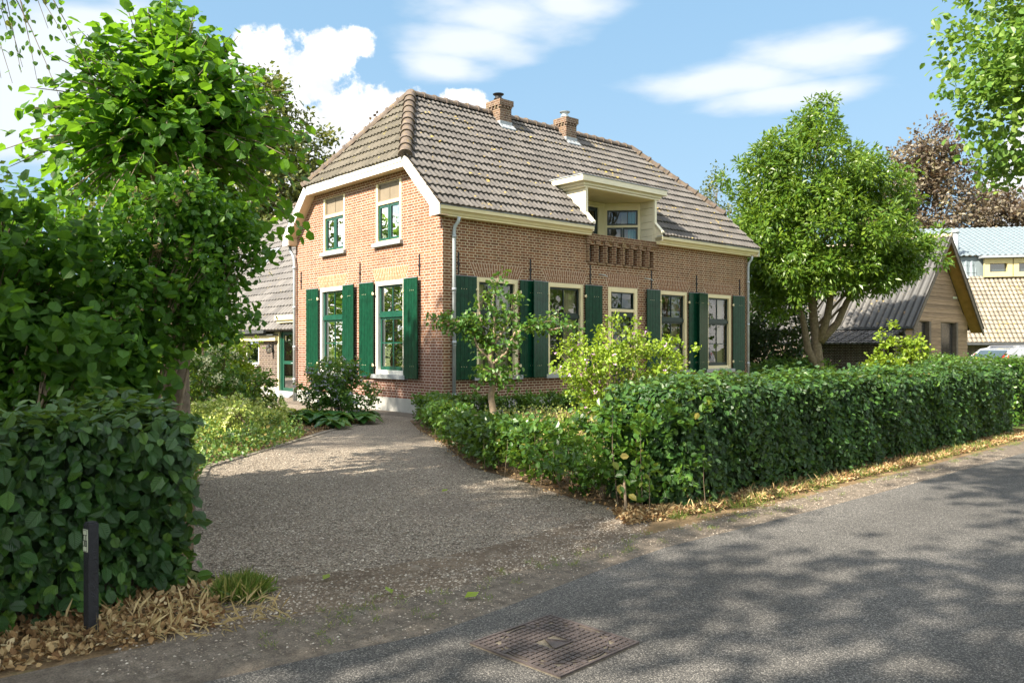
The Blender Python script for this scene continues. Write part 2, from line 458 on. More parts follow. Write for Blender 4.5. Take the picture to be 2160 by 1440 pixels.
M['red'] = simple('red_lamp', (0.45, 0.02, 0.015), 0.15, vary=0.05, coat=1.0)
M['carglass'] = simple('dark_car_glass', (0.03, 0.045, 0.05), 0.05, vary=0.05, spec=0.9, coat=1.0)
M['yellowp'] = simple('yellow_paint', (0.58, 0.50, 0.26), 0.5, vary=0.05)
M['castiron'] = simple('cast_iron', (0.075, 0.06, 0.058), 0.6, vary=0.3, scale=12, bump=0.5, bscale=150)
M['sand'] = simple('sand_fill', (0.15, 0.13, 0.10), 0.95, vary=0.3, scale=40, bump=0.4, bscale=300)

def glass_mat(name, tint=(0.9, 0.94, 0.92), ior=1.52):
    m, t, p, out = mat(name); t.n.remove(p)
    g = t.new('ShaderNodeBsdfGlossy'); g.inputs['Roughness'].default_value = 0.01
    tcn = t.new('ShaderNodeTexCoord')
    nb = t.bump(t.noise(tcn.outputs['Object'], 1.6, 2), 0.12, 0.02); t.l.new(nb, g.inputs['Normal'])
    tr = t.new('ShaderNodeBsdfTransparent'); tr.inputs[0].default_value = (*tint, 1)
    fr = t.new('ShaderNodeFresnel'); fr.inputs[0].default_value = ior
    f = t.math('ADD', t.math('MULTIPLY', fr.outputs[0], 1.5), 0.04, clamp=True)
    mx = t.new('ShaderNodeMixShader'); t.l.new(f, mx.inputs[0]); t.l.new(tr.outputs[0], mx.inputs[1]); t.l.new(g.outputs[0], mx.inputs[2])
    t.l.new(mx.outputs[0], out.inputs[0])
    return m
M['glass'] = glass_mat('window_glass')

# metal sheet roof
def corr_mat(name, col, per):
    m, t, p, _ = mat(name)
    uv = t.new('ShaderNodeUVMap'); uv.uv_map = 'uv'
    n = t.noise(uv.outputs[0], 2, 4)
    t.l.new(t.ramp(n, [(0.3, tuple(c * 0.85 for c in col)), (0.7, col)]), p.inputs['Base Color'])
    p.inputs['Roughness'].default_value = 0.45; p.inputs['Metallic'].default_value = 0.1
    return m
M['blueroof'] = corr_mat('blue_metal_roof', (0.20, 0.25, 0.28), 0.3)

def ground_mat(name, base, alt, scale=1.2, fine=90, bump=0.4, spots=None, rough=0.95, extra=None):
    m, t, p, _ = mat(name)
    geo = t.new('ShaderNodeNewGeometry'); v = geo.outputs['Position']
    c = t.ramp(t.noise(v, scale, 6, 0.65), [(0.32, base), (0.68, alt)])
    nf = t.noise(v, fine, 3, 0.7)
    c = t.mix(0.6, c, t.mix(1.0, c, t.ramp(nf, [(0.3, 0.35), (0.7, 1.7)]), 'MULTIPLY'))
    if extra:
        for (sc_, lo, hi, col, amt) in extra:
            c = t.mix(t.math('MULTIPLY', t.smooth(t.noise(v, sc_, 5, 0.7), lo, hi), amt), c, col)
    t.l.new(c, p.inputs['Base Color']); p.inputs['Roughness'].default_value = rough; p.inputs['Specular IOR Level'].default_value = 0.15
    t.l.new(t.bump(nf, bump, 0.02), p.inputs['Normal'])
    return m
M['soil'] = ground_mat('soil', (0.10, 0.065, 0.04), (0.17, 0.12, 0.075), 2.0, 60)
M['lawn'] = ground_mat('meadow', (0.05, 0.085, 0.02), (0.10, 0.12, 0.035), 0.4, 40)
M['verge'] = ground_mat('leafy_verge', (0.13, 0.09, 0.05), (0.24, 0.17, 0.10), 2.5, 70, extra=[(3, 0.55, 0.7, (0.08, 0.11, 0.03), 0.6)])
M['dirt'] = ground_mat('driveway_mouth_dirt', (0.10, 0.075, 0.055), (0.20, 0.155, 0.115), 2.4, 110, 0.7, extra=[(5, 0.5, 0.68, (0.30, 0.27, 0.23), 0.6), (40, 0.6, 0.7, (0.4, 0.37, 0.32), 0.8)])

def gravel_mat():
    m, t, p, _ = mat('gravel')
    geo = t.new('ShaderNodeNewGeometry'); v = geo.outputs['Position']
    vo = t.new('ShaderNodeTexVoronoi'); vo.inputs['Scale'].default_value = 78; t.l.new(v, vo.inputs['Vector'])
    sep = t.new('ShaderNodeSeparateColor'); t.l.new(vo.outputs['Color'], sep.inputs[0])
    c = t.ramp(sep.outputs[0], [(0.0, (0.12, 0.095, 0.07)), (0.35, (0.235, 0.19, 0.145)), (0.7, (0.37, 0.31, 0.24)), (0.95, (0.56, 0.50, 0.41))])
    c = t.mix(t.math('MULTIPLY', t.smooth(vo.outputs['Distance'], 0.3, 0.75), 0.8), c, (0.05, 0.042, 0.035))
    c = t.mix(t.math('MULTIPLY', t.smooth(t.noise(v, 0.9, 5, 0.6), 0.45, 0.7), 0.45), c, (0.13, 0.10, 0.08))
    t.l.new(c, p.inputs['Base Color']); p.inputs['Roughness'].default_value = 0.9
    t.l.new(t.bump(t.math('SUBTRACT', 1.0, vo.outputs['Distance']), 0.8, 0.012), p.inputs['Normal'])
    return m
M['gravel'] = gravel_mat()

def asphalt_mat():
    m, t, p, _ = mat('asphalt')
    geo = t.new('ShaderNodeNewGeometry'); v = geo.outputs['Position']
    vo = t.new('ShaderNodeTexVoronoi'); vo.inputs['Scale'].default_value = 150; t.l.new(v, vo.inputs['Vector'])
    sep = t.new('ShaderNodeSeparateColor'); t.l.new(vo.outputs['Color'], sep.inputs[0])
    c = t.ramp(sep.outputs[0], [(0.0, (0.052, 0.050, 0.049)), (0.5, (0.104, 0.100, 0.096)), (0.8, (0.165, 0.157, 0.147)), (1.0, (0.29, 0.275, 0.255))])
    c = t.mix(t.math('MULTIPLY', t.smooth(vo.outputs['Distance'], 0.35, 0.8), 0.75), c, (0.03, 0.03, 0.03))
    big = t.noise(v, 0.55, 5, 0.6)
    c = t.mix(1.0, c, t.ramp(big, [(0.3, 0.80), (0.7, 1.25)]), 'MULTIPLY')
    # worn wheel tracks and a few hairline cracks along the lane
    rot = t.new('ShaderNodeVectorRotate', rotation_type='Z_AXIS'); t.l.new(v, rot.inputs['Vector']); rot.inputs['Angle'].default_value = -R(42.8)
    sr = t.new('ShaderNodeSeparateXYZ'); t.l.new(rot.outputs[0], sr.inputs[0])
    trk = t.math('SINE', t.math('ADD', t.math('MULTIPLY', sr.outputs[1], 3.6), t.math('MULTIPLY', t.noise(v, 0.4, 2), 2.0)))
    c = t.mix(1.0, c, t.ramp(t.math('ADD', t.math('MULTIPLY', trk, 0.5), 0.5), [(0.2, 0.90), (0.8, 1.08)]), 'MULTIPLY')
    ck = t.math('ABSOLUTE', t.math('SUBTRACT', t.noise(v, 0.8, 6, 0.55, 0.6), 0.5))
    c = t.mix(t.math('MULTIPLY', t.smooth(ck, 0.0028, 0.0), t.math('MULTIPLY', t.smooth(big, 0.5, 0.62), 0.8)), c, (0.02, 0.02, 0.02))
    t.l.new(c, p.inputs['Base Color']); p.inputs['Roughness'].default_value = 0.85; p.inputs['Specular IOR Level'].default_value = 0.3
    h = t.math('ADD', t.math('SUBTRACT', 1.0, vo.outputs['Distance']), t.math('MULTIPLY', t.noise(v, 300, 2), 0.3))
    t.l.new(t.bump(h, 0.75, 0.006), p.inputs['Normal'])
    return m
M['asphalt'] = asphalt_mat()

def cobble_mat():
    m, t, p, _ = mat('clinker_strip')
    geo = t.new('ShaderNodeNewGeometry')
    rot = t.new('ShaderNodeVectorRotate', rotation_type='Z_AXIS'); t.l.new(geo.outputs['Position'], rot.inputs['Vector']); rot.inputs['Angle'].default_value = -R(42.5)
    v = rot.outputs[0]
    b = t.new('ShaderNodeTexBrick'); t.l.new(v, b.inputs['Vector']); b.inputs['Scale'].default_value = 1
    b.inputs['Brick Width'].default_value = 0.10; b.inputs['Row Height'].default_value = 0.21; b.inputs['Mortar Size'].default_value = 0.012
    b.inputs['Color1'].default_value = (0.24, 0.21, 0.175, 1); b.inputs['Color2'].default_value = (0.17, 0.15, 0.13, 1); b.inputs['Mortar'].default_value = (0.08, 0.075, 0.055, 1)
    nf = t.noise(v, 130, 4, 0.75)
    c = t.mix(0.75, b.outputs[0], t.mix(1.0, b.outputs[0], t.ramp(nf, [(0.3, 0.4), (0.7, 1.6)]), 'MULTIPLY'))
    c = t.mix(t.math('MULTIPLY', t.smooth(t.noise(v, 3, 5, 0.7), 0.20, 0.48), 0.94), c, t.ramp(t.noise(v, 9, 6, 0.7), [(0.35, (0.07, 0.055, 0.042)), (0.65, (0.17, 0.14, 0.11))]))
    c = t.mix(0.7, c, t.mix(1.0, c, t.ramp(nf, [(0.35, 0.35), (0.65, 1.7)]), 'MULTIPLY'))
    t.l.new(c, p.inputs['Base Color']); p.inputs['Roughness'].default_value = 0.95
    t.l.new(t.bump(t.math('ADD', t.math('SUBTRACT', 1.0, b.outputs['Fac']), t.math('MULTIPLY', nf, 0.5)), 0.5, 0.012), p.inputs['Normal'])
    return m
M['cobble'] = cobble_mat()

G = lambda *a: [(p, c) for p, c in a]
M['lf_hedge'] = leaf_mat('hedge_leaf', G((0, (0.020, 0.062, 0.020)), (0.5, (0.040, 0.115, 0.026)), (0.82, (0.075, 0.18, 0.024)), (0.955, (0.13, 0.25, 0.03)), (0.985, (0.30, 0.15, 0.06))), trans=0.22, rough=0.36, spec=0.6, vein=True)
M['lf_low'] = leaf_mat('low_hedge_leaf', G((0, (0.025, 0.075, 0.012)), (0.5, (0.055, 0.14, 0.018)), (0.9, (0.12, 0.22, 0.025)), (0.98, (0.25, 0.20, 0.05))), trans=0.32, rough=0.35, spec=0.5)
M['lf_lime'] = leaf_mat('lime_leaf', G((0, (0.04, 0.13, 0.012)), (0.6, (0.075, 0.22, 0.016)), (1, (0.15, 0.33, 0.02))), trans=0.5, tcol=(0.28, 0.52, 0.02), rough=0.38, vein=True)
M['lf_hazel'] = leaf_mat('hazel_leaf', G((0, (0.04, 0.12, 0.018)), (0.6, (0.08, 0.21, 0.028)), (0.96, (0.15, 0.30, 0.035)), (1, (0.3, 0.14, 0.05))), trans=0.5, tcol=(0.22, 0.42, 0.02), rough=0.4, vein=True)
M['lf_vib'] = leaf_mat('shrub_leaf', G((0, (0.035, 0.10, 0.014)), (0.6, (0.07, 0.19, 0.02)), (1, (0.14, 0.28, 0.025))), trans=0.45, tcol=(0.2, 0.38, 0.02), rough=0.35)
M['lf_ash'] = leaf_mat('bright_tree_leaf', G((0, (0.045, 0.112, 0.014)), (0.5, (0.092, 0.18, 0.02)), (1, (0.20, 0.285, 0.03))), trans=0.35, tcol=(0.32, 0.48, 0.03), rough=0.35, spec=0.5)
M['lf_oak'] = leaf_mat('oak_leaf', G((0, (0.06, 0.15, 0.022)), (0.5, (0.12, 0.23, 0.03)), (1, (0.27, 0.37, 0.08))), trans=0.4, tcol=(0.28, 0.45, 0.05))
M['lf_copper'] = leaf_mat('copper_beech_leaf', G((0, (0.075, 0.055, 0.045)), (0.5, (0.13, 0.105, 0.075)), (0.85, (0.20, 0.17, 0.10)), (1, (0.17, 0.19, 0.07))), trans=0.25, tcol=(0.3, 0.14, 0.06))
M['lf_far'] = leaf_mat('far_leaf', G((0, (0.035, 0.06, 0.016)), (0.5, (0.09, 0.12, 0.028)), (1, (0.23, 0.22, 0.05))), trans=0.3, tcol=(0.3, 0.35, 0.05))
M['lf_dark'] = leaf_mat('dark_leaf', G((0, (0.012, 0.035, 0.012)), (0.6, (0.025, 0.065, 0.016)), (1, (0.05, 0.12, 0.02))), trans=0.2)
M['lf_yg'] = leaf_mat('yellow_green_leaf', G((0, (0.07, 0.15, 0.015)), (0.5, (0.14, 0.25, 0.02)), (1, (0.30, 0.38, 0.04))), trans=0.4, tcol=(0.45, 0.55, 0.03))
M['lf_hib'] = leaf_mat('hibiscus_leaf', G((0, (0.11, 0.20, 0.015)), (0.5, (0.19, 0.30, 0.02)), (1, (0.33, 0.42, 0.04))), trans=0.35, tcol=(0.4, 0.5, 0.03))
M['lf_apple'] = leaf_mat('apple_leaf', G((0, (0.035, 0.11, 0.02)), (0.6, (0.07, 0.17, 0.025)), (1, (0.19, 0.30, 0.03))), trans=0.35)
M['lf_hosta'] = leaf_mat('hosta_leaf', G((0, (0.03, 0.11, 0.03)), (0.7, (0.06, 0.17, 0.035)), (1, (0.13, 0.25, 0.04))), trans=0.3, rough=0.32, spec=0.5)
M['lf_hostay'] = leaf_mat('yellow_hosta_leaf', G((0, (0.22, 0.33, 0.02)), (1, (0.45, 0.50, 0.06))), trans=0.35, tcol=(0.5, 0.55, 0.03))
M['lf_sedum'] = leaf_mat('sedum_leaf', G((0, (0.13, 0.24, 0.05)), (0.5, (0.32, 0.42, 0.08)), (1, (0.62, 0.62, 0.18))), trans=0.25, tcol=(0.5, 0.55, 0.1))
M['lf_cover'] = leaf_mat('cover_leaf', G((0, (0.04, 0.11, 0.025)), (0.5, (0.09, 0.18, 0.04)), (0.88, (0.20, 0.28, 0.06)), (1, (0.34, 0.22, 0.08))), trans=0.3)
M['lf_grass'] = leaf_mat('grass_blade', G((0, (0.06, 0.13, 0.02)), (0.6, (0.14, 0.2, 0.04)), (1, (0.36, 0.30, 0.10))), trans=0.3)
M['litter'] = leaf_mat('leaf_litter', G((0, (0.13, 0.07, 0.035)), (0.4, (0.30, 0.185, 0.085)), (0.8, (0.46, 0.33, 0.17)), (1, (0.58, 0.48, 0.29))), trans=0.12, tcol=(0.4, 0.25, 0.1), rough=0.8, spec=0.15)
M['straw'] = leaf_mat('straw', G((0, (0.30, 0.21, 0.09)), (1, (0.58, 0.46, 0.24))), trans=0.1, rough=0.8)
M['dryflower'] = leaf_mat('dry_seed', G((0, (0.22, 0.15, 0.07)), (1, (0.42, 0.32, 0.16))), trans=0.15, rough=0.8)
M['fl_white'] = leaf_mat('white_floret', G((0, (0.55, 0.55, 0.30)), (1, (0.80, 0.78, 0.55))), trans=0.25, tcol=(0.8, 0.8, 0.5), rough=0.7)
M['fl_pink'] = leaf_mat('pink_petal', G((0, (0.65, 0.35, 0.60)), (1, (0.75, 0.55, 0.75))), trans=0.3, tcol=(0.8, 0.4, 0.7), rough=0.6)
M['fl_blue'] = leaf_mat('blue_floret', G((0, (0.26, 0.27, 0.40)), (0.6, (0.48, 0.47, 0.56)), (1, (0.62, 0.58, 0.60))), trans=0.25, tcol=(0.4, 0.4, 0.7), rough=0.6)
M['pebble'] = leaf_mat('pebble', G((0, (0.08, 0.065, 0.05)), (0.4, (0.20, 0.16, 0.125)), (0.85, (0.34, 0.29, 0.23)), (1, (0.55, 0.50, 0.43))), trans=0.0, rough=0.75, spec=0.3)

# ------------------------------------------------------------ ground
AL = R(41.304)
CXW, CYW = -1.4936, 17.5                   # the corner of the farmhouse
UX, UY = math.cos(AL), math.sin(AL)
def L2W(x, y, z=0.0): return (CXW + x * UX - y * UY, CYW + x * UY + y * UX, z)

def sheet(name, pts, z, m, label=None, kind='structure'):
    b = MB(); b.poly([(x, y, z) for x, y in pts]); o = b.build(name, m)
    tag(o, kind=kind); return o

def ground_sheet():
    b = MB(); b.poly([(-900, -900, -0.012), (900, -900, -0.012), (900, 900, -0.012), (-900, 900, -0.012)])
    tag(b.build('ground', M['lawn']), kind='structure')
ground_sheet()
# road edge polyline (asphalt), then the far side of the road
edge = [(-60, -66), (-12, -9.0), (-3.2, 1.75), (-2.0, 3.1), (-1.33, 3.62), (-0.88, 3.93), (-0.42, 4.2), (-0.05, 4.62), (0.53, 5.34), (1.14, 6.02), (2.62, 7.28), (4.11, 8.60), (7.14, 11.35), (30, 32.4), (200, 189)]
nrm = (0.68, -0.733)
sheet('road', edge + [(x + nrm[0] * 6.2, y + nrm[1] * 6.2) for x, y in [(200, 189), (30, 32.4), (0, 4.3), (-12, -9), (-60, -66)]], 0.008, M['asphalt'])
inner = [(-60.3, -65.7), (-12.3, -8.6), (-3.7, 2.3), (-2.6, 3.4), (-1.75, 4.1), (-1.3, 4.42), (-0.75, 4.72), (-0.2, 5.15), (0.4, 5.72), (1.0, 6.38), (2.3, 7.5), (3.75, 8.85), (6.85, 11.7), (29.7, 32.8), (199.7, 189.5)]
sheet('kerb_strip', edge + inner[::-1], 0.004, M['cobble'])
hb = [(-60.8, -65), (-12.9, -7.9), (-3.3, 3.6), (-2.05, 4.9), (-1.9, 5.3)]
sheet('ground', inner[:5] + hb[::-1], 0.000, M['verge'])
sheet('ground', inner[9:] + [(198, 191), (28, 34.6), (9.0, 14.4), (1.45, 7.45), (1.0, 7.25)], 0.0, M['verge'])
sheet('gravel_path', [(-1.3, 4.42), (-0.75, 4.72), (-0.2, 5.15), (0.4, 5.72), (1.0, 6.38), (1.05, 7.3), (9, 22), L2W(11.9, -0.05)[:2], L2W(0, 0)[:2], L2W(0, 6.9)[:2], L2W(0.75, 7)[:2], L2W(0.75, 26)[:2], (-22, 30), (-12, 19), (-3.3, 6.4), (-1.95, 5.3)], -0.004, M['gravel'])
sheet('dirt_path', [(-2.0, 4.85), (-1.75, 4.1), (-1.3, 4.42), (-0.75, 4.72), (-0.2, 5.15), (0.4, 5.72), (1.0, 6.38), (1.3, 7.3), (1.0, 7.2), (0.55, 7.0), (0.2, 6.45), (-0.35, 5.9), (-0.9, 5.5), (-1.5, 5.25)], 0.002, M['dirt'])
left_bed = [(-2.2, 5.6), (-2.9, 7.4), (-3.84, 10.1), (-3.62, 11.46), (-3.28, 14.6), (-2.75, 16.6), (-3.0, 17.2), (-4.4, 17.9), (-6.2, 19.0), (-9, 20.5), (-14, 20), (-14, 5), (-4, 5)]
sheet('soil', left_bed, 0.004, M['soil'])
right_bed = [(1.05, 7.4), (0.57, 8.1), (0.08, 9.1), (-0.5, 10.1), (-1.08, 12.6), (-1.72, 14.8), (-2.1, 16.6), (-1.6, 16.95), (-0.5, 17.1), (1.2, 18.4), (3.2, 20.0), (7.5, 23.8), (10, 23), (8.2, 14.2)]
sheet('soil', right_bed, 0.0, M['soil'])
def paving_strip():
    b = MB()
    a = [L2W(-0.62, -0.5), L2W(-0.02, -0.5), L2W(-0.02, 6.8), L2W(-0.62, 6.8)]
    b.poly([(x, y, 0.002) for x, y, z in a])
    a = [L2W(-0.02, -0.62), L2W(12, -0.62), L2W(12, -0.02), L2W(-0.02, -0.02)]
    b.poly([(x, y, 0.003) for x, y, z in a])
    tag(b.build('paving_strip', M['cobble']), kind='structure')
paving_strip()
def kerb():
    b = MB(); pts = [(-3.40, 8.8), (-3.80, 10.1), (-3.62, 11.46), (-3.42, 13.2), (-3.25, 14.6), (-2.75, 16.5)]
    for p, q in zip(pts, pts[1:]):
        n = max(1, int(math.dist(p, q) / 0.21))
        for i in range(n):
            u0, u1 = i / n, (i + 0.94) / n
            A = [p[k] + (q[k] - p[k]) * u0 for k in (0, 1)]; B = [p[k] + (q[k] - p[k]) * u1 for k in (0, 1)]
            b.beam((*A, -0.012), (*B, -0.012 + random.uniform(-0.006, 0.008)), 0.085, 0.05)
    tag(b.build('kerb', M['stone_dull']), kind='structure')
random.seed(4); kerb()

# ------------------------------------------------------------ farmhouse
W, LEN = 6.9, 11.75
EZ, EY = 4.52, -0.25                       # eave height and overhang
K = 0.95                                   # slope of the main roof
house = empty('farmhouse', (CXW, CYW, 0), AL)
tag(house, 'brick farmhouse with green shutters, hipped tiled roof, two chimneys and rear wing', 'house')

def clip_poly(poly, cl):
    """clip polygon (list of 2-tuples) with a convex counter-clockwise polygon"""
    out = poly
    for i in range(len(cl)):
        a, b = cl[i], cl[(i + 1) % len(cl)]
        inp, out = out, []
        if not inp: break
        side = lambda p: (b[0] - a[0]) * (p[1] - a[1]) - (b[1] - a[1]) * (p[0] - a[0])
        for j in range(len(inp)):
            p, q = inp[j], inp[(j + 1) % len(inp)]
            sp, sq = side(p), side(q)
            if sp >= -1e-9: out.append(p)
            if (sp > 1e-9 and sq < -1e-9) or (sp < -1e-9 and sq > 1e-9):
                t_ = sp / (sp - sq); out.append((p[0] + (q[0] - p[0]) * t_, p[1] + (q[1] - p[1]) * t_))
    return out if len(out) >= 3 else []

def holed_wall(b, P, outline, holes, depth=0.12, mi=0, zbreaks=()):
    """P(a, d, z) maps wall coordinates to 3D; outline convex ccw; holes (a0,a1,z0,z1)"""
    As = sorted({p[0] for p in outline} | {h[0] for h in holes} | {h[1] for h in holes})
    Zs = sorted({p[1] for p in outline} | {h[2] for h in holes} | {h[3] for h in holes} | set(zbreaks))
    for a0, a1 in zip(As, As[1:]):
        for z0, z1 in zip(Zs, Zs[1:]):
            if a1 - a0 < 1e-6 or z1 - z0 < 1e-6: continue
            am, zm = (a0 + a1) / 2, (z0 + z1) / 2
            if any(h[0] < am < h[1] and h[2] < zm < h[3] for h in holes): continue
            pl = clip_poly([(a0, z0), (a1, z0), (a1, z1), (a0, z1)], outline)
            if pl: b.poly([P(a, 0, z) for a, z in pl], mi)
    for a0, a1, z0, z1 in holes:
        for (p, q) in (((a0, z0), (a1, z0)), ((a1, z0), (a1, z1)), ((a1, z1), (a0, z1)), ((a0, z1), (a0, z0))):
            b.poly([P(p[0], 0, p[1]), P(q[0], 0, q[1]), P(q[0], depth, q[1]), P(p[0], depth, p[1])], mi)

PF = lambda a, d, z: (a, d, z)             # front wall, y = 0
PG = lambda a, d, z: (d, a, z)             # gable wall, x = 0

WF = [(0.90, 2.17), (3.10, 4.37), (7.38, 8.65), (9.58, 10.85)]      # front windows
ZW0, ZW1 = 0.85, 3.06
DOOR = (5.29, 6.46)
bal = []                                   # openings of the balustrade
for i in range(8):
    a0 = 4.60 + i * 0.338; bal.append((a0, a0 + 0.19, 3.66, 4.10))
front_holes = [(a, c, ZW0, ZW1) for a, c in WF] + [(DOOR[0], DOOR[1], 0.0, ZW1)] + bal
mb = MB(); holed_wall(mb, PF, [(0, 0), (LEN, 0), (LEN, 4.34), (0, 4.34)], front_holes, 0.14)
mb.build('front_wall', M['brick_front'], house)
WGl = [(1.43, 2.70), (4.20, 5.47)]
WGu = [(1.60, 2.70), (4.17, 5.30)]
gz = lambda y: 4.45 + (y + 0.25) * K
gable_out = [(0, 0), (W, 0), (W, 4.65), (5.80, 5.70), (1.10, 5.70), (0, 4.65)]
mb = MB(); holed_wall(mb, PG, gable_out, [(a, c, ZW0, ZW1) for a, c in WGl] + [(a, c, 3.97, 5.48) for a, c in WGu], 0.14)
mb.build('gable_wall', M['brick'], house)
mb = MB()
mb.poly([(LEN, 0, 0), (LEN, W, 0), (LEN, W, 4.65), (LEN, 5.8, 5.7), (LEN, 1.1, 5.7), (LEN, 0, 4.65)])
mb.poly([(0, W, 0), (LEN, W, 0), (LEN, W, 4.4), (0, W, 4.4)])
mb.build('rear_wall', M['brick'], house)
mb = MB()
mb.box(-0.02, DOOR[0], -0.02, 0.0, 0, 0.32); mb.box(DOOR[1], LEN + 0.02, -0.02, 0.0, 0, 0.32); mb.box(-0.02, -0.0005, 0.0, W, 0, 0.32)
mb.build('plinth', M['plinth'], house)
# inside: floor, ceiling and partition walls seen through the windows
mb = MB()
mb.box(0.16, LEN - 0.05, 0.16, W - 0.05, 0.30, 0.34); mb.box(0.16, LEN - 0.05, 0.16, 3.9, 3.30, 3.34)
mb.box(0.17, LEN - 0.06, 3.0, 3.05, 0.35, 3.29); mb.box(4.9, 4.95, 0.17, 2.99, 0.35, 3.29); mb.box(0.17, 3.5, 3.95, 4.0, 3.36, 5.6)
mb.box(2.9, 2.95, 1.4, 5.5, 3.36, 5.4); mb.box(0.17, 4.0, 6.2, 6.25, 3.36, 4.6); mb.box(0.17, 2.8, 1.0, 6.0, 5.56, 5.60)
mb.build('interior', M['room'], house)

def arch(P, a0, a1, z0, z1, m, splay=0.16):
    b = MB()
    b.poly([P(a0 - 0.02, -0.003, z0), P(a1 + 0.02, -0.003, z0), P(a1 + splay, -0.003, z1), P(a0 - splay, -0.003, z1)], 1)
    n = int((a1 - a0) / 0.062)
    rnd_ = random.Random(int(a0 * 100))
    for i in range(n):
        f0, f1 = (i + 0.15) / n, (i + 0.85) / n
        X = lambda f, h: (a0 + (a1 - a0) * f) * (1 - h) + (a0 - splay + (a1 - a0 + 2 * splay) * f) * h
        cuts = [0.0, 0.62, 1.0] if i % 2 else [0.0, 0.36, 1.0]
        for h0, h1 in zip(cuts, cuts[1:]):
            h0 += 0.02; h1 -= 0.02
            q = [(X(f0, h0), h0), (X(f1, h0), h0), (X(f1, h1), h1), (X(f0, h1), h1)]
            dd = -0.006 - rnd_.random() * 0.003
            vs = [P(a, dd, z0 + (z1 - z0) * h) for a, h in q] + [P(a, -0.002, z0 + (z1 - z0) * h) for a, h in q]
            b.add(vs, [(0, 1, 2, 3), (0, 1, 5, 4), (1, 2, 6, 5), (2, 3, 7, 6), (3, 0, 4, 7)], 0)
    b.build('arch', [m, M['mortar']], house)
for a, c in WF: arch(PF, a, c, 3.065, 3.375, M['vbrick_f'])
arch(PF, DOOR[0], DOOR[1], 3.065, 3.39, M['vbrick_f'], 0.1)
for a, c in WGl: arch(PG, a, c, 3.065, 3.375, M['vbrick'])

def pbox(b, P, a0, a1, d0, d1, z0, z1, mi=0):
    p = P(a0, d0, z0); q = P(a1, d1, z1)
    b.box(min(p[0], q[0]), max(p[0], q[0]), min(p[1], q[1]), max(p[1], q[1]), z0, z1, mi)

def frame(b, P, a0, a1, z0, z1, w_, d0, d1, mi=0, bottom=None):
    bw = bottom if bottom is not None else w_
    pbox(b, P, a0, a0 + w_, d0, d1, z0, z1, mi); pbox(b, P, a1 - w_, a1, d0, d1, z0, z1, mi)
    pbox(b, P, a0 + w_, a1 - w_, d0, d1, z1 - w_, z1, mi); pbox(b, P, a0 + w_, a1 - w_, d0, d1, z0, z0 + bw, mi)

def curtain(P, a0, a1, z0, z1, d, parent, m, lean=0.0):
    n = 40; V = []; F = []
    for i in range(n + 1):
        f = i / n
        dd = d + 0.022 * math.sin(f * (a1 - a0) * 2 * math.pi / 0.075)
        for k, (z, s) in enumerate(((z0, 1.0), ((z0 + z1) / 2, 0.8), (z1, 1.0))):
            a = a0 + (a1 - a0) * f * s + (lean * (1 - k / 2) if lean else 0)
            V.append(P(a, dd, z))
        if i: F += [((i - 1) * 3 + k, i * 3 + k, i * 3 + k + 1, (i - 1) * 3 + k + 1) for k in (0, 1)]
    np_mesh('curtain', np.array(V), np.array(F), m, parent, smooth=True)

def sash_window(P, a0, a1, z0, z1, fm, sm, curt=(0, 1)):
    b = MB(); fw = 0.10
    frame(b, P, a0, a1, z0, z1, fw, -0.012, 0.09, 0, 0.10)
    o = b.build('window', fm, house, bevel=0.006)
    s = MB(); A0, A1 = a0 + fw, a1 - fw; mid = (a0 + a1) / 2; zt = z0 + (z1 - z0) * 0.635
    pbox(s, P, A0 + 0.003, A1 - 0.003, 0.03, 0.10, zt - 0.045, zt + 0.045)
    frame(s, P, A0, A1, zt + 0.045, z1 - fw, 0.045, 0.055, 0.095, 0)
    frame(s, P, A0 + 0.002, A1 - 0.002, z0 + 0.10, zt - 0.045, 0.05, 0.07, 0.11, 0, 0.09)
    pbox(s, P, mid - 0.014, mid + 0.014, 0.065, 0.09, zt + 0.09, z1 - fw - 0.045)
    pbox(s, P, mid - 0.014, mid + 0.014, 0.078, 0.102, z0 + 0.19, zt - 0.095)
    zm = (z0 + 0.19 + zt - 0.095) / 2
    pbox(s, P, A0 + 0.052, A1 - 0.052, 0.080, 0.100, zm - 0.014, zm + 0.014)
    s.build('sash', sm, o)
    g = MB()
    g.poly([P(A0 + 0.01, 0.082, zt), P(A1 - 0.01, 0.082, zt), P(A1 - 0.01, 0.082, z1 - fw - 0.01), P(A0 + 0.01, 0.082, z1 - fw - 0.01)])
    g.poly([P(A0 + 0.01, 0.092, z0 + 0.11), P(A1 - 0.01, 0.092, z0 + 0.11), P(A1 - 0.01, 0.092, zt), P(A0 + 0.01, 0.092, zt)])
    g.build('pane', M['glass'], o)
    if 0 in curt: curtain(P, a0 + 0.06, a0 + 0.42, z0, z1, 0.24, o, M['curtain'], 0.0)
    if 1 in curt: curtain(P, a1 - 0.42, a1 - 0.06, z0, z1, 0.24, o, M['curtain'], -0.06)
    w_ = MB(); pbox(w_, P, a0 - 0.09, a1 + 0.09, -0.10, 0.14, z0 - 0.10, z0 - 0.002)
    w_.build('window_sill', M['stone'], o, bevel=0.008)
    return o
for i, (a, c) in enumerate(WF):
    sash_window(PF, a + 0.002, c - 0.002, ZW0 + 0.002, ZW1 - 0.002, M['cream'], M['blackgreen'], (0, 1) if i != 1 else (1,))
for a, c in WGl: sash_window(PG, a + 0.002, c - 0.002, ZW0 + 0.002, ZW1 - 0.002, M['white'], M['greenw'])

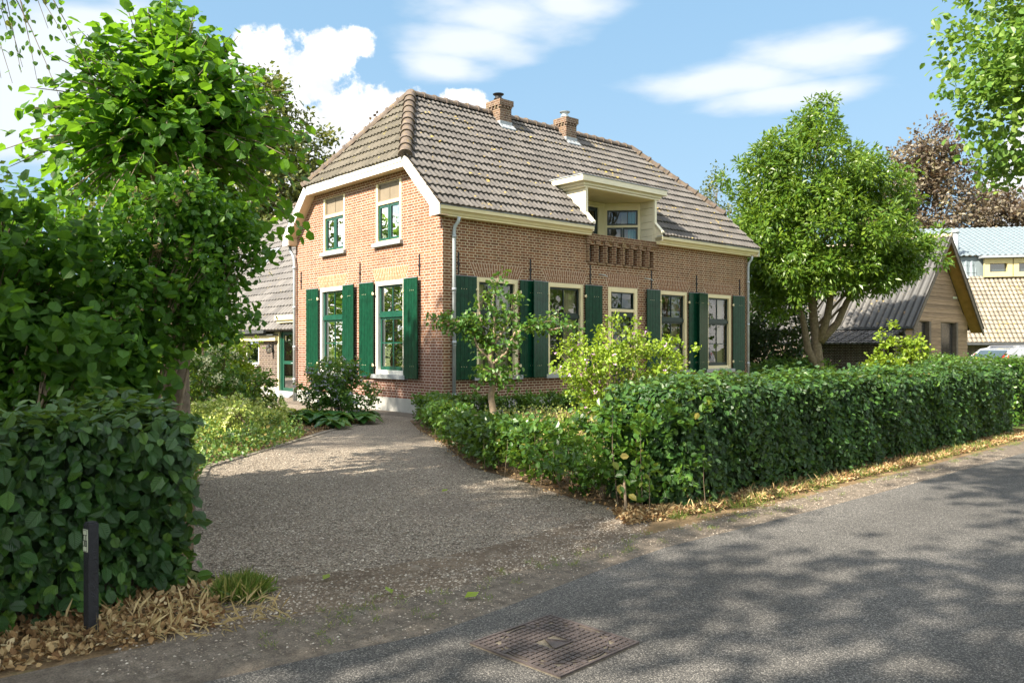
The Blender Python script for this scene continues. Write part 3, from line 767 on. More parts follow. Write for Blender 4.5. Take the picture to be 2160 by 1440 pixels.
def upper_window(P, a0, a1, z0, z1):
    b = MB(); fw = 0.085; zt = z0 + (z1 - z0) * 0.63
    frame(b, P, a0, a1, z0, z1, fw, -0.006, 0.09, 0, 0.05)
    pbox(b, P, a0 + fw, a1 - fw, 0.0, 0.08, zt - 0.04, zt + 0.04)
    o = b.build('window', M['cream'], house, bevel=0.005)
    s = MB(); mid = (a0 + a1) / 2
    for q0, q1 in ((a0 + fw, mid - 0.004), (mid + 0.004, a1 - fw)):
        frame(s, P, q0 + 0.003, q1 - 0.003, z0 + 0.052, zt - 0.042, 0.062, 0.03, 0.075)
    s.build('sash', M['greenw'], o)
    g = MB(); g.poly([P(a0 + fw, 0.055, z0 + 0.06), P(a1 - fw, 0.055, z0 + 0.06), P(a1 - fw, 0.055, zt - 0.05), P(a0 + fw, 0.055, zt - 0.05)])
    g.build('pane', M['glass'], o)
    k = MB(); frame(k, P, a0 + fw + 0.003, a1 - fw - 0.003, zt + 0.042, z1 - fw - 0.003, 0.035, 0.02, 0.05)
    pbox(k, P, a0 + fw + 0.03, a1 - fw - 0.03, 0.04, 0.055, zt + 0.05, z1 - fw - 0.02)
    pbox(k, P, mid - 0.01, mid + 0.01, 0.03, 0.045, zt + 0.08, z1 - fw - 0.05)
    k.build('fanlight', M['blind'], o)
    curtain(P, a0 + 0.05, a0 + 0.4, z0, zt + 0.1, 0.2, o, M['curtain']); curtain(P, a1 - 0.42, a1 - 0.05, z0, zt + 0.1, 0.2, o, M['curtain'])
    w_ = MB(); pbox(w_, P, a0 - 0.07, a1 + 0.07, -0.09, 0.12, z0 - 0.09, z0 - 0.002)
    w_.build('window_sill', M['stone'], o, bevel=0.006)
for a, c in WGu: upper_window(PG, a + 0.002, c - 0.002, 3.972, 5.478)

# front door under the balcony, mostly behind the hibiscus
b = MB(); frame(b, PF, DOOR[0] + 0.002, DOOR[1] - 0.002, 0.30, 3.057, 0.12, -0.012, 0.09, 0, 0.05)
pbox(b, PF, DOOR[0] + 0.12, DOOR[1] - 0.12, 0.0, 0.08, 2.42, 2.50)
dr = b.build('front_door', M['cream'], house, bevel=0.006)
b = MB(); frame(b, PF, DOOR[0] + 0.124, DOOR[1] - 0.124, 0.352, 2.418, 0.12, 0.03, 0.07, 0, 0.8)
frame(b, PF, DOOR[0] + 0.124, DOOR[1] - 0.124, 2.502, 2.935, 0.03, 0.03, 0.07)
pbox(b, PF, 5.865, 5.885, 0.035, 0.065, 1.16, 2.30); pbox(b, PF, 5.865, 5.885, 0.035, 0.065, 2.535, 2.90)
b.build('door_leaf', M['blackgreen'], dr)
b = MB(); b.poly([PF(5.5, 0.05, 1.1), PF(6.25, 0.05, 1.1), PF(6.25, 0.05, 2.91), PF(5.5, 0.05, 2.91)]); b.build('pane', M['glass'], dr)
b = MB(); b.box(5.1, 6.65, -0.42, -0.022, 0.02, 0.16); b.box(5.2, 6.55, -0.2, 0.14, 0.162, 0.298); b.build('doorstep', M['stone'], house, bevel=0.01)

# shutters: one mesh made at its hinge, copied to every place
def shutter_mesh(wd, sgn):
    b = MB(); n = 5; H = 2.27
    for i in range(n):
        x0, x1 = i * wd / n + 0.003, (i + 1) * wd / n - 0.003
        b.box(*sorted((sgn * x0, sgn * x1)), -0.022, 0.006, 0, H)
    b.box(*sorted((0.002, sgn * (wd - 0.002))), -0.014, 0.004, 0.002, H - 0.002)
    for z in (0.28, H - 0.28): b.box(*sorted((sgn * 0.02, sgn * (wd - 0.02))), 0.006, 0.030, z - 0.05, z + 0.05)
    b.box(*sorted((0.0, sgn * wd)), -0.026, 0.010, H, H + 0.012, 1)
    for z in (0.28, H - 0.28):
        for k in range(3): b.box(*sorted((sgn * (0.30 + 0.07 * k), sgn * (0.312 + 0.07 * k))), -0.026, -0.0215, z - 0.006, z + 0.006, 2)
    return b
def shutter_hinge(sgn, z):
    b = MB()
    if 1:
        b.box(*sorted((-sgn * 0.045, sgn * 0.03)), -0.034, -0.024, z - 0.022, z + 0.022)
        b.tube([(0, -0.034, z - 0.04), (0, -0.034, z + 0.04)], 0.013, 8)
        for k in (): b.box(*sorted((sgn * (0.30 + 0.07 * k), sgn * (0.312 + 0.07 * k))), -0.027, -0.022, z - 0.006, z + 0.006)
    return b
protos = {}
def shutter(hx, hy, wall_rot, sgn, ang, wd=0.61):
    key = (sgn, wd)
    if key not in protos:
        o = shutter_mesh(wd, sgn).build('shutter', [M['green'], M['lead'], M['cream']], house)
        for z in (0.28, 2.27 - 0.28): shutter_hinge(sgn, z).build('hinge', M['cream'], o)
        protos[key] = o
    else:
        o = copy_tree(protos[key], house)
    o.location = (hx, hy, 0.785); o.rotation_euler = (0, 0, wall_rot - sgn * ang)
    return o
SD = -0.055
for i, (a, c) in enumerate(WF):
    la = 12 if i in (1, 3) else 2
    shutter(a - 0.015, SD, 0, -1, R(la), 0.60)   # left leaf
    shutter(c + 0.015, SD, 0, 1, R(2), 0.60)
for i, (a, c) in enumerate(WGl):                  # gable wall: turned -90 degrees
    shutter(SD, a - 0.015, R(-90), 1, R(3), 0.60)
    shutter(SD, c + 0.015, R(-90), -1, R(3), 0.60)

# wall anchors
def anchors():
    for x in (0.42, 2.56, 4.62, 7.05, 9.10, 11.30):
        b = MB(); b.box(x - 0.014, x + 0.014, -0.022, 0.0, 3.09, 3.58); b.box(x - 0.03, x + 0.03, -0.03, -0.001, 3.30, 3.345); b.build('wall_anchor', M['iron'], house)
    for y in (0.86, 3.42, 6.55):
        b = MB(); b.box(-0.022, 0.0, y - 0.014, y + 0.014, 3.09, 3.58); b.box(-0.03, -0.001, y - 0.03, y + 0.03, 3.30, 3.345); b.build('wall_anchor', M['iron'], house)
anchors()
for x in (4.95, 6.78):                     # two small lamps/hooks by the arch of the door
    b = MB(); b.tube([(x, 0.0, 3.36), (x + 0.05, -0.16, 3.33), (x + 0.09, -0.22, 3.29)], 0.012, 6); b.build('flag_holder', M['zinc'], house)

# balustrade: brick caps over and under the little openings
b = MB()
b.box(4.44, 7.32, -0.045, 0.22, 4.345, 4.375)
for i in range(46):
    x = 4.44 + i * 0.0626; b.box(x + 0.004, x + 0.0586, -0.05, 0.225, 4.20, 4.343)
for (a0, a1, z0, z1) in bal:
    b.box(a0 - 0.045, a1 + 0.045, -0.03, -0.001, 3.60, 3.655); b.box(a0 - 0.146, a0 - 0.004, -0.06, -0.001, 4.105, 4.195)
b.build('balustrade', M['brick_moss'], house)
b = MB()
for (a0, a1, z0, z1) in bal: b.prism([(a0 - 0.135, -0.001, 3.665), (a0 - 0.11, -0.045, 3.665), (a0 - 0.04, -0.045, 3.665), (a0 - 0.015, -0.001, 3.665)], (0, 0, 0.43))
b.build('baluster', M['brick_moss'], house)

# ---- roof tiles as real relief
def tile_sheet(name, origin, ax, up, width, length, m, parent, planes, row=0.345, per=0.15, amp=0.034, lift=0.050, seed=1, u0=0.0):
    ax = Vector(ax).normalized(); up = Vector(up).normalized(); nr = ax.cross(up)
    if nr.z < 0: nr = -nr
    rng = np.random.default_rng(seed)
    ns = 6; nc = int(width / per) * ns + 1; nrw = int(math.ceil(length / row))
    s = np.arange(nc) * per / ns
    prof = amp * (0.5 + 0.5 * np.cos(2 * np.pi * s / per)) ** 0.7
    tl = (s / (2 * per)).astype(int)
    O = np.array(origin); A = np.array(ax); U = np.array(up); N = np.array(nr)
    V = []; F = []; UV = []
    for r_ in range(nrw):
        jit = rng.normal(0, 0.004, tl.max() + 1)[tl]; sl_ = rng.normal(0, 0.004, tl.max() + 1)[tl]
        t0 = r_ * row; t1 = min(length, t0 + row + 0.02)
        base = len(V) // 1
        for tt, hh in ((t0 + sl_, prof * 0.35 - 0.012), (t0 + sl_, prof + lift + jit), (t0 + row * 0.5 + 0 * sl_, prof + lift * 0.55 + jit * 0.5), (np.full(nc, t1), prof + 0.004)):
            tt = np.minimum(tt, length)
            pts = O + s[:, None] * A + tt[:, None] * U + hh[:, None] * N
            V.append(pts); UV.append(np.stack([s + u0, np.full(nc, t0 + 0.02) + (tt - t0).clip(0, row * 0.9)], 1))
        b0 = r_ * 4 * nc; idx = np.arange(nc - 1)
        for k in range(3):
            a_ = b0 + k * nc + idx
            F.append(np.stack([a_, a_ + 1, a_ + nc + 1, a_ + nc], 1))
    o = np_mesh(name, np.concatenate(V), np.concatenate(F), m, parent, uv=np.concatenate(UV), smooth=False)
    bm = bmesh.new(); bm.from_mesh(o.data)
    for co, no in planes:                       # keep the side the normal points away from
        g = bm.verts[:] + bm.edges[:] + bm.faces[:]
        bmesh.ops.bisect_plane(bm, geom=g, plane_co=co, plane_no=no, clear_outer=True)
    bm.to_mesh(o.data); bm.free()
    return o

RZ = EZ + 3.70 * K                          # ridge height
HX = 1.50                                   # run of the half hips
HIPZ = EZ + (1.04 - EY) * K                 # eave of the half hips
hipL = ((-0.27, 1.04, 0), Vector((2.41, -(HX + 0.27), 0)))      # vertical plane through left front hip
def hipplane(p, q, keep):
    d = Vector((q[0] - p[0], q[1] - p[1], 0)); n = Vector((d.y, -d.x, 0)).normalized()
    if n.dot(Vector(keep) - Vector((p[0], p[1], 0))) > 0: n = -n
    return (Vector((p[0], p[1], 0)), n)
x0r, x1r = -0.27, LEN + 0.27
hFL = hipplane((x0r, 1.04), (HX, 3.45), (6, 1, 0)); hFR = hipplane((x1r, 1.04), (LEN - HX, 3.45), (6, 1, 0))
hBL = hipplane((x0r, 5.86), (HX, 3.45), (6, 6, 0)); hBR = hipplane((x1r, 5.86), (LEN - HX, 3.45), (6, 6, 0))
upF = (0, 1, K); sl_len = 3.70 * math.sqrt(1 + K * K)
common = dict(ax=(1, 0, 0), up=upF, width=LEN + 0.60, length=sl_len)
X = lambda x: Vector((x, 0, 0))
tile_sheet('roof', (x0r, EY, EZ), m=M['tile'], parent=house, planes=[hFL, (X(x0r), Vector((-1, 0, 0))), (X(4.50), Vector((1, 0, 0)))], seed=1, **common)
tile_sheet('roof', (x0r, EY, EZ), m=M['tile'], parent=house, planes=[hFR, (X(x1r), Vector((1, 0, 0))), (X(7.25), Vector((-1, 0, 0)))], seed=2, **common)
tile_sheet('roof', (x0r, EY, EZ), m=M['tile'], parent=house, planes=[(X(7.25), Vector((1, 0, 0))), (X(4.50), Vector((-1, 0, 0))), (Vector((0, 1.02, 0)), Vector((0, -1, 0)))], seed=3, **common)
tile_sheet('roof', (x0r, 7.15, EZ), ax=(1, 0, 0), up=(0, -1, K), width=LEN + 0.60, length=sl_len, m=M['tile'], parent=house, planes=[hBL, hBR, (X(x0r), Vector((-1, 0, 0))), (X(x1r), Vector((1, 0, 0)))], seed=4)
hrun = HX + 0.27; hz = RZ - HIPZ; hlen = math.hypot(hrun, hz)
tile_sheet('hip_roof', (x0r, 1.0, HIPZ), (0, 1, 0), (hrun, 0, hz), 4.9, hlen, M['tile_hip'], house,
           [(hFL[0], -hFL[1]), (hBL[0], -hBL[1])], seed=5, per=0.16, amp=0.05)
tile_sheet('hip_roof', (x1r, 1.0, HIPZ), (0, 1, 0), (-hrun, 0, hz), 4.9, hlen, M['tile_hip'], house,
           [(hFR[0], -hFR[1]), (hBR[0], -hBR[1])], seed=6)
# closed underside so that no light leaks through
b = MB()
zz = lambda y: EZ + (min(y, 6.9 - y) - EY) * K - 0.05
b.poly([(x0r + .02, EY + .03, zz(EY)), (4.5, EY + .03, zz(EY)), (4.5, 3.45, zz(3.45)), (HX, 3.45, zz(3.45)), (x0r + .02, 1.04, zz(1.04))])
b.poly([(7.25, EY + .03, zz(EY)), (x1r - .02, EY + .03, zz(EY)), (x1r - .02, 1.04, zz(1.04)), (LEN - HX, 3.45, zz(3.45)), (7.25, 3.45, zz(3.45))])
b.poly([(4.5, 1.25, zz(1.25)), (7.25, 1.25, zz(1.25)), (7.25, 3.45, zz(3.45)), (4.5, 3.45, zz(3.45))])
b.poly([(x0r + .02, 7.12, zz(-.25)), (x1r - .02, 7.12, zz(-.25)), (x1r - .02, 5.86, zz(1.04)), (LEN - HX, 3.45, zz(3.45)), (HX, 3.45, zz(3.45)), (x0r + .02, 5.86, zz(1.04))])
b.poly([(x0r + .02, 1.04, zz(1.04)), (HX, 3.45, zz(3.45)), (x0r + .02, 5.86, zz(1.04))]); b.poly([(x1r - .02, 1.04, zz(1.04)), (LEN - HX, 3.45, zz(3.45)), (x1r - .02, 5.86, zz(1.04))])
b.build('roof_lining', M['woodgrey'], house)

def ridge_tiles(p0, p1, r=0.125, lng=0.36, parent=None, seed=0, m=None):
    p0, p1 = Vector(p0), Vector(p1); d = (p1 - p0); n = max(1, round(d.length / lng)); d.normalize()
    side = d.cross(Vector((0, 0, 1))).normalized(); upv = side.cross(d)
    rr = random.Random(seed); b = MB(); L = (p1 - p0).length / n
    for i in range(n):
        a = p0 + d * (i * L); e = a + d * (L + 0.03)
        for (q0, q1, r0, r1, th) in ((a, e, r * 1.06, r * 0.96, 0.02), (a - d * 0.01, a + d * 0.06, r * 1.22, r * 1.20, 0.02)):
            j = Vector((0, 0, rr.uniform(-.006, .006)))
            vs = []
            for q, rad in ((q0, r0), (q1, r1)):
                for k in range(9):
                    t = math.pi * (k / 8) * 1.12 - 0.06 * math.pi
                    vs.append(q + j + side * math.cos(t) * rad + upv * (math.sin(t) * rad * 0.95 - 0.03))
            b.add(vs, [(k, k + 1, 9 + k + 1, 9 + k) for k in range(8)], 0, True)
            b.add([*vs[:9]], [tuple(range(9))], 0)
    return b.build('ridge_tiles', m or M['ridge'], parent)
zr = 0.05
ridge_tiles((HX, 3.45, RZ + zr), (LEN - HX, 3.45, RZ + zr), parent=house)
for (xa, ya, xb) in ((x0r, 1.04, HX), (x0r, 5.86, HX), (x1r, 1.04, LEN - HX), (x1r, 5.86, LEN - HX)):
    ridge_tiles((xa, ya, HIPZ + zr), (xb, 3.45, RZ + zr), parent=house, seed=int(ya), r=0.14)

# bargeboards and soffits at both gables
def barge(x_out, x_wall, sg):
    b = MB()
    line = [(EY - 0.0, EZ + 0.0), (1.04, HIPZ + 0.02), (5.86, HIPZ + 0.02), (7.15, EZ)]
    inn = [(0.06, EZ - 0.03), (1.13, HIPZ - 0.20), (5.77, HIPZ - 0.20), (6.84, EZ - 0.03)]
    th = 0.035 * sg
    for i in range(3):
        q = [line[i], line[i + 1], inn[i + 1], inn[i]]
        b.prism([(x_out, y, z) for y, z in q], (th, 0, 0), 0)
        # moulding step
        f = 0.45
        q2 = [line[i], line[i + 1]] + [tuple(line[k][c] + (inn[k][c] - line[k][c]) * f for c in (0, 1)) for k in (i + 1, i)]
        b.prism([(x_out - sg * 0.018, y, z) for y, z in q2], (sg * 0.016, 0, 0), 0)
        # soffit
        b.prism([(x_out + th, inn[i][0], inn[i][1] + 0.02), (x_out + th, inn[i + 1][0], inn[i + 1][1] + 0.02), (x_wall - sg * 0.001, inn[i + 1][0], inn[i + 1][1] + 0.02), (x_wall - sg * 0.001, inn[i][0], inn[i][1] + 0.02)], (0, 0, 0.015), 1)
    for (ya, yb) in ((-0.25, 0.10), (6.80, 7.15)):        # returns at the feet
        q = [(ya, 4.31), (yb, 4.31), (yb, EZ), (ya, EZ)]
        b.prism([(x_out - sg * 0.004, y, z) for y, z in q], (sg * 0.04, 0, 0), 0)
        b.box(*sorted((x_out + sg * 0.036, x_wall - sg * 0.001)), ya + 0.03, yb - 0.005, 4.312, 4.335, 1)
        b.box(*sorted((x_out + sg * 0.036, x_wall - sg * 0.001)), (yb - 0.03 if ya < 0 else ya), (yb if ya < 0 else ya + 0.03), 4.336, EZ - 0.02, 1)
    b.build('bargeboard', [M['white'], M['soffit']], house)
barge(-0.275, 0.0, 1); barge(LEN + 0.275, LEN, -1)
# soffit shade put in as a dark brick strip under the half hip
b = MB(); b.box(-0.012, -0.002, 1.12, 5.78, 5.40, 5.50); b.build('soffit_shade_strip', M['brick_front'], house)

def cornice(xa, xb, y0=0.0, sg=-1):
    prof = [(0.0, 4.312), (0.15, 4.312), (0.15, 4.352), (0.175, 4.36), (0.19, 4.40), (0.215, 4.425), (0.25, 4.44), (0.25, 4.515), (0.235, 4.515), (0.0, 4.50)]
    b = MB(); b.prism([(xa, y0 + sg * y, z) for y, z in prof], (xb - xa, 0, 0), 0)
    b.box(xa - 0.005, xb + 0.005, *sorted((y0 + sg * 0.262, y0 + sg * 0.06)), 4.517, 4.535, 1)
    return b.build('eaves_gutter', [M['cream'], M['lead']], house)
cornice(-0.235, 4.52); cornice(7.22, LEN + 0.235); cornice(-0.235, LEN + 0.235, W, 1)

def downpipe(pts, collars):
    b = MB(); b.tube(pts, 0.04, 10)
    for z in collars:
        x, y = pts[-1][0], pts[-1][1]
        b.tube([(x, y, z - 0.035), (x, y, z + 0.035)], 0.05, 10); b.tube([(x, y, z - 0.07), (x, y, z - 0.06)], 0.046, 10)
    b.build('downpipe', M['zinc'], house)
downpipe([(0.30, -0.18, 4.32), (0.30, -0.16, 4.22), (0.26, -0.09, 4.12), (0.25, -0.075, 4.0), (0.25, -0.075, 0.0)], (3.9, 2.75, 1.6, 0.45))
downpipe([(LEN - 0.02, -0.18, 4.32), (LEN - 0.02, -0.15, 4.2), (LEN - 0.07, -0.09, 4.1), (LEN - 0.08, -0.075, 3.95), (LEN - 0.08, -0.075, 0.0)], (3.5, 2.2, 1.0))
downpipe([(-0.1, 7.05, 4.32), (-0.1, 7.02, 4.2), (-0.08, 6.86, 4.0), (-0.08, 6.82, 3.85), (-0.08, 6.82, 0.0)], (3.7, 2.6, 1.5, 0.6))

# chimneys
def chimney(x0, x1, y0, y1, zt, m):
    b = MB(); b.box(x0, x1, y0, y1, 7.55, zt - 0.16); b.box(x0 - 0.045, x1 + 0.045, y0 - 0.045, y1 + 0.045, zt - 0.158, zt)
    for i in range(4):
        xx = x0 - 0.02 + i * (x1 - x0) / 3.4
        b.box(xx, xx + 0.06, y0 - 0.04, y0 - 0.001, zt - 0.22, zt - 0.162)
        yy = y0 + i * (y1 - y0) / 3.6; b.box(x0 - 0.04, x0 - 0.001, yy, yy + 0.06, zt - 0.22, zt - 0.162)
    o = b.build('chimney', M['chimney'], house)
    c = MB(); cx_, cy_ = (x0 + x1) / 2 - 0.05, (y0 + y1) / 2
    c.lathe((cx_, cy_, zt), [(0.15, 0), (0.15, 0.03), (0.09, 0.035), (0.09, 0.06), (0.13, 0.065), (0.13, 0.085), (0.095, 0.09), (0.095, 0.16), (0.11, 0.17), (0.155, 0.2), (0.16, 0.215), (0.06, 0.235)], 20)
    c.build('chimney_cowl', m, o)
    f = MB(); f.box(x0 - 0.012, x1 + 0.012, y0 - 0.02, y1 + 0.012, 7.60, 7.80)
    f.prism([(x0 - 0.05, y0 - 0.16, 7.55), (x1 + 0.05, y0 - 0.16, 7.55), (x1 + 0.05, y0, 7.70), (x0 - 0.05, y0, 7.70)], (0, 0, 0.03))
    f.build('flashing', M['lead'], o)
chimney(4.20, 4.62, 3.02, 3.54, 8.40, M['iron']); chimney(6.80, 7.24, 3.02, 3.48, 8.39, M['zinc'])

# balcony dormer
CZ = 5.58
b = MB()
b.box(4.20, 7.56, -0.15, 1.75, 5.66, 5.80); b.box(4.33, 7.43, -0.06, 1.30, 5.585, 5.658); b.box(4.38, 7.38, -0.02, 1.20, 5.53, 5.583)
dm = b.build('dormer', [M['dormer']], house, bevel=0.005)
b = MB(); b.box(4.18, 7.58, -0.165, 1.9, 5.802, 5.822); b.build('dormer_roof', M['lead'], dm)
b = MB(); nb_ = 22
for i in range(nb_):
    y0_, y1_ = 0.04 + i * 0.055, 0.04 + i * 0.055 + 0.051; b.box(4.56, 7.19, y0_, y1_, CZ - 0.060, CZ - 0.052)
b.box(4.5, 7.24, 0.0, 1.3, CZ - 0.0515, CZ - 0.048)
b.build('ceiling_boards', M['cream'], dm)
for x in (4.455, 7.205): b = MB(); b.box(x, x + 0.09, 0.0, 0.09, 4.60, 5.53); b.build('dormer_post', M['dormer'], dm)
def cheek(x0, x1):
    b = MB(); n = 9; zb, zt = 3.78, 5.53
    for i in range(n):                          # horizontal boards, lapped
        z0_ = zb + (zt - zb) * i / n; z1_ = zb + (zt - zb) * (i + 1) / n
        yb = max(0.092, (z1_ - EZ) / K + EY + 0.25) if z1_ > EZ else 0.092
        b.prism([(x0 - 0.010, 0.091, z0_ + 0.004), (x0 - 0.010, 1.22, z0_ + 0.004), (x0 - 0.002, 1.22, z1_ - 0.002), (x0 - 0.002, 0.091, z1_ - 0.002)], (x1 - x0 + 0.016, 0, 0))
    b.prism([(x0, EY + 0.02, 4.40), (x0, 0.09, 4.40), (x0, 0.09, 4.90), (x0, EY + 0.02, 4.60)], (x1 - x0, 0, 0))
    b.prism([(x0 - 0.03, EY + 0.0, 4.60), (x0 - 0.03, 0.02, 4.88), (x0 - 0.03, 0.02, 4.93), (x0 - 0.03, EY, 4.65)], (x1 - x0 + 0.06, 0, 0))
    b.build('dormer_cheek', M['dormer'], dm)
cheek(4.47, 4.53); cheek(7.22, 7.28)
b = MB()                                        # loggia back wall, slanting window wall and floor
b.box(4.45, 7.30, 0.26, 1.30, 3.70, 3.78); b.build('balcony_floor', M['lead'], dm)
b = MB(); b.box(4.46, 7.29, 0.235, 0.255, 3.5, 4.19); b.build('opening_shade_panel', M['blackgreen'], dm)  # dark panel added behind the balustrade openings to give their shade
b = MB()
holed_wall(b, lambda a, d, z: (a, 1.22 + d, z), [(4.53, 3.78), (6.50, 3.78), (6.50, 5.53), (4.53, 5.53)], [(5.32, 6.22, 3.80, 5.36)], 0.05)
b.box(5.27, 5.318, 1.19, 1.219, 3.8, 5.41); b.box(6.222, 6.27, 1.19, 1.219, 3.8, 5.41); b.box(5.319, 6.221, 1.19, 1.219, 5.362, 5.41); b.box(4.54, 6.49, 1.18, 1.219, 5.45, 5.50)
b.build('balcony_back_wall', M['cream'], dm)
PD_ = lambda a, d, z: (6.50 + a * 0.7071 + d * 0.7071, 1.22 - a * 0.7071 + d * 0.7071, z)
b = MB(); holed_wall(b, PD_, [(0, 3.78), (1.0, 3.78), (1.0, 5.53), (0, 5.53)], [(0.08, 0.93, 4.90, 5.32), (0.08, 0.93, 3.95, 4.84)], 0.05)
b.prism([PD_(0, -0.02, 5.46), PD_(1, -0.02, 5.46), PD_(1, -0.001, 5.46), PD_(0, -0.001, 5.46)], (0, 0, 0.04))
b.build('balcony_window_wall', M['cream'], dm)
def obl_frame(b, a0, a1, z0, z1, w_, d0, d1):
    for (p, q, r_, s) in ((a0, a0 + w_, z0, z1), (a1 - w_, a1, z0, z1), (a0 + w_, a1 - w_, z1 - w_, z1), (a0 + w_, a1 - w_, z0, z0 + w_)):
        b.prism([PD_(p, d0, r_), PD_(q, d0, r_), PD_(q, d1, r_), PD_(p, d1, r_)], (0, 0, s - r_))
b = MB(); obl_frame(b, 0.082, 0.928, 4.902, 5.318, 0.045, 0.01, 0.04); obl_frame(b, 0.082, 0.50, 3.952, 4.838, 0.05, 0.01, 0.04); obl_frame(b, 0.51, 0.928, 3.952, 4.838, 0.05, 0.01, 0.04)
for a in (0.35, 0.65): b.prism([PD_(a - .01, .015, 4.94), PD_(a + .01, .015, 4.94), PD_(a + .01, .035, 4.94), PD_(a - .01, .035, 4.94)], (0, 0, 0.34))
bw = b.build('balcony_window', M['blackgreen'], dm)
b = MB(); b.poly([PD_(0.09, 0.03, 3.96), PD_(0.92, 0.03, 3.96), PD_(0.92, 0.03, 5.31), PD_(0.09, 0.03, 5.31)]); b.build('pane', M['glass'], bw)
curtain(PD_, 0.66, 0.95, 3.9, 5.34, 0.12, bw, M['curtain_t'])
b = MB(); b.prism([PD_(0, 0.9, 3.8), PD_(1.2, 0.9, 3.8), PD_(1.2, 0.95, 3.8), PD_(0, 0.95, 3.8)], (0, 0, 1.7)); b.build('interior', M['room'], dm)
b = MB(); frame(b, lambda a, d, z: (a, 1.22 + d, z), 5.322, 6.218, 3.80, 5.358, 0.10, 0.005, 0.045, 0, 0.25)
bd = b.build('balcony_door', M['blackgreen'], dm)
b = MB(); b.poly([(5.41, 1.245, 4.03), (6.13, 1.245, 4.03), (6.13, 1.245, 5.27), (5.41, 1.245, 5.27)]); b.build('pane', M['glass'], bd)

# ---- rear wing
WX, WY0, WY1 = 0.75, 7.0, 24.0
wzr = lambda x: 2.0 + 1.05 * (x - 0.5)
b = MB()
PW = lambda a, d, z: (WX + d, a, z)
holed_wall(b, PW, [(W + 0.02, 0), (WY1, 0), (WY1, 2.1), (W + 0.02, 2.1)], [(8.32, 9.46, 0.0, 2.1), (11.0, 12.0, 0.95, 1.95), (15, 16, 0.95, 1.95)], 0.12)
b.poly([(WX, WY1, 0), (11, WY1, 0), (11, WY1, 2.1), (WX, WY1, 2.1)]); b.poly([(11, W + .02, 0), (11, WY1, 0), (11, WY1, 2.1), (11, W + .02, 2.1)])
b.build('wing_wall', M['brick_dark'], house)
b = MB(); b.box(WX - 0.02, WX - 0.001, 9.47, WY1, 0, 0.26); b.build('wing_plinth', M['plinth'], house)
for ya in (11.0, 15.0):
    b = MB(); frame(b, PW, ya + .002, ya + .998, 0.952, 1.948, 0.05, 0.0, 0.08); wo_ = b.build('window', M['white'], house)
    b = MB(); frame(b, PW, ya + .055, ya + .945, 1.005, 1.895, 0.05, 0.02, 0.06); b.build('sash', M['blackgreen'], wo_)
    b = MB(); b.poly([PW(ya + .06, 0.05, 1.0), PW(ya + .94, 0.05, 1.0), PW(ya + .94, 0.05, 1.9), PW(ya + .06, 0.05, 1.9)]); b.build('pane', M['glass'], wo_)
    b = MB(); b.box(WX - 0.06, WX + 0.1, ya - 0.05, ya + 1.05, 0.88, 0.948); b.build('window_sill', M['white'], wo_)
rw = 5.40; rl = rw * math.sqrt(1 + 1.05 ** 2)
hw = hipplane((0.5, 24.0), (5.9, 19.4), (6, 10, 0))
tile_sheet('wing_roof', (0.5, 6.5, 2.0), (0, 1, 0), (1, 0, 1.05), 17.6, rl, M['tile_grey'], house, [hw, (Vector((0, 6.92, 0)), Vector((0, -1, 0)))], row=0.36, per=0.225, amp=0.045, lift=0.04, seed=8)
hw2 = (hw[0], -hw[1])
tile_sheet('wing_roof', (0.5, 24.0, 2.0), (1, 0, 0), (0, -4.6, 5.67), 10.8, math.hypot(4.6, 5.67), M['tile_grey'], house, [hw2], row=0.36, per=0.225, seed=9)
tile_sheet('wing_roof', (11.3, 6.5, 2.0), (0, 1, 0), (-1, 0, 1.05), 17.6, rl, M['tile_grey'], house, [hipplane((11.3, 24.0), (5.9, 19.4), (6, 10, 0)), (Vector((0, 6.92, 0)), Vector((0, -1, 0)))], row=0.36, per=0.225, seed=10)
b = MB()
b.poly([(0.55, 6.93, 1.97), (0.55, 24, 1.97), (5.9, 19.4, 7.6), (5.9, 6.93, 7.6)]); b.poly([(11.25, 6.93, 1.97), (11.25, 24, 1.97), (5.9, 19.4, 7.6), (5.9, 6.93, 7.6)]); b.poly([(0.55, 24, 1.97), (11.25, 24, 1.97), (5.9, 19.4, 7.6)])
b.build('roof_lining', M['woodgrey'], house)
ridge_tiles((0.5, 24.0, 2.06), (5.9, 19.4, 7.72), parent=house, r=0.13, m=M['mortar']); ridge_tiles((5.9, 19.4, 7.72), (5.9, 7.0, 7.72), parent=house, r=0.13)
b = MB(); b.box(0.42, 0.52, 9.95, 24, 1.93, 2.03); b.box(0.52, 0.749, 9.5, 24, 1.86, 1.90); b.build('wing_gutter', M['gutter'], house)
b = MB(); b.box(0.60, 0.748, 9.5, 24, 1.70, 1.855); b.build('wing_fascia', M['cream'], house)
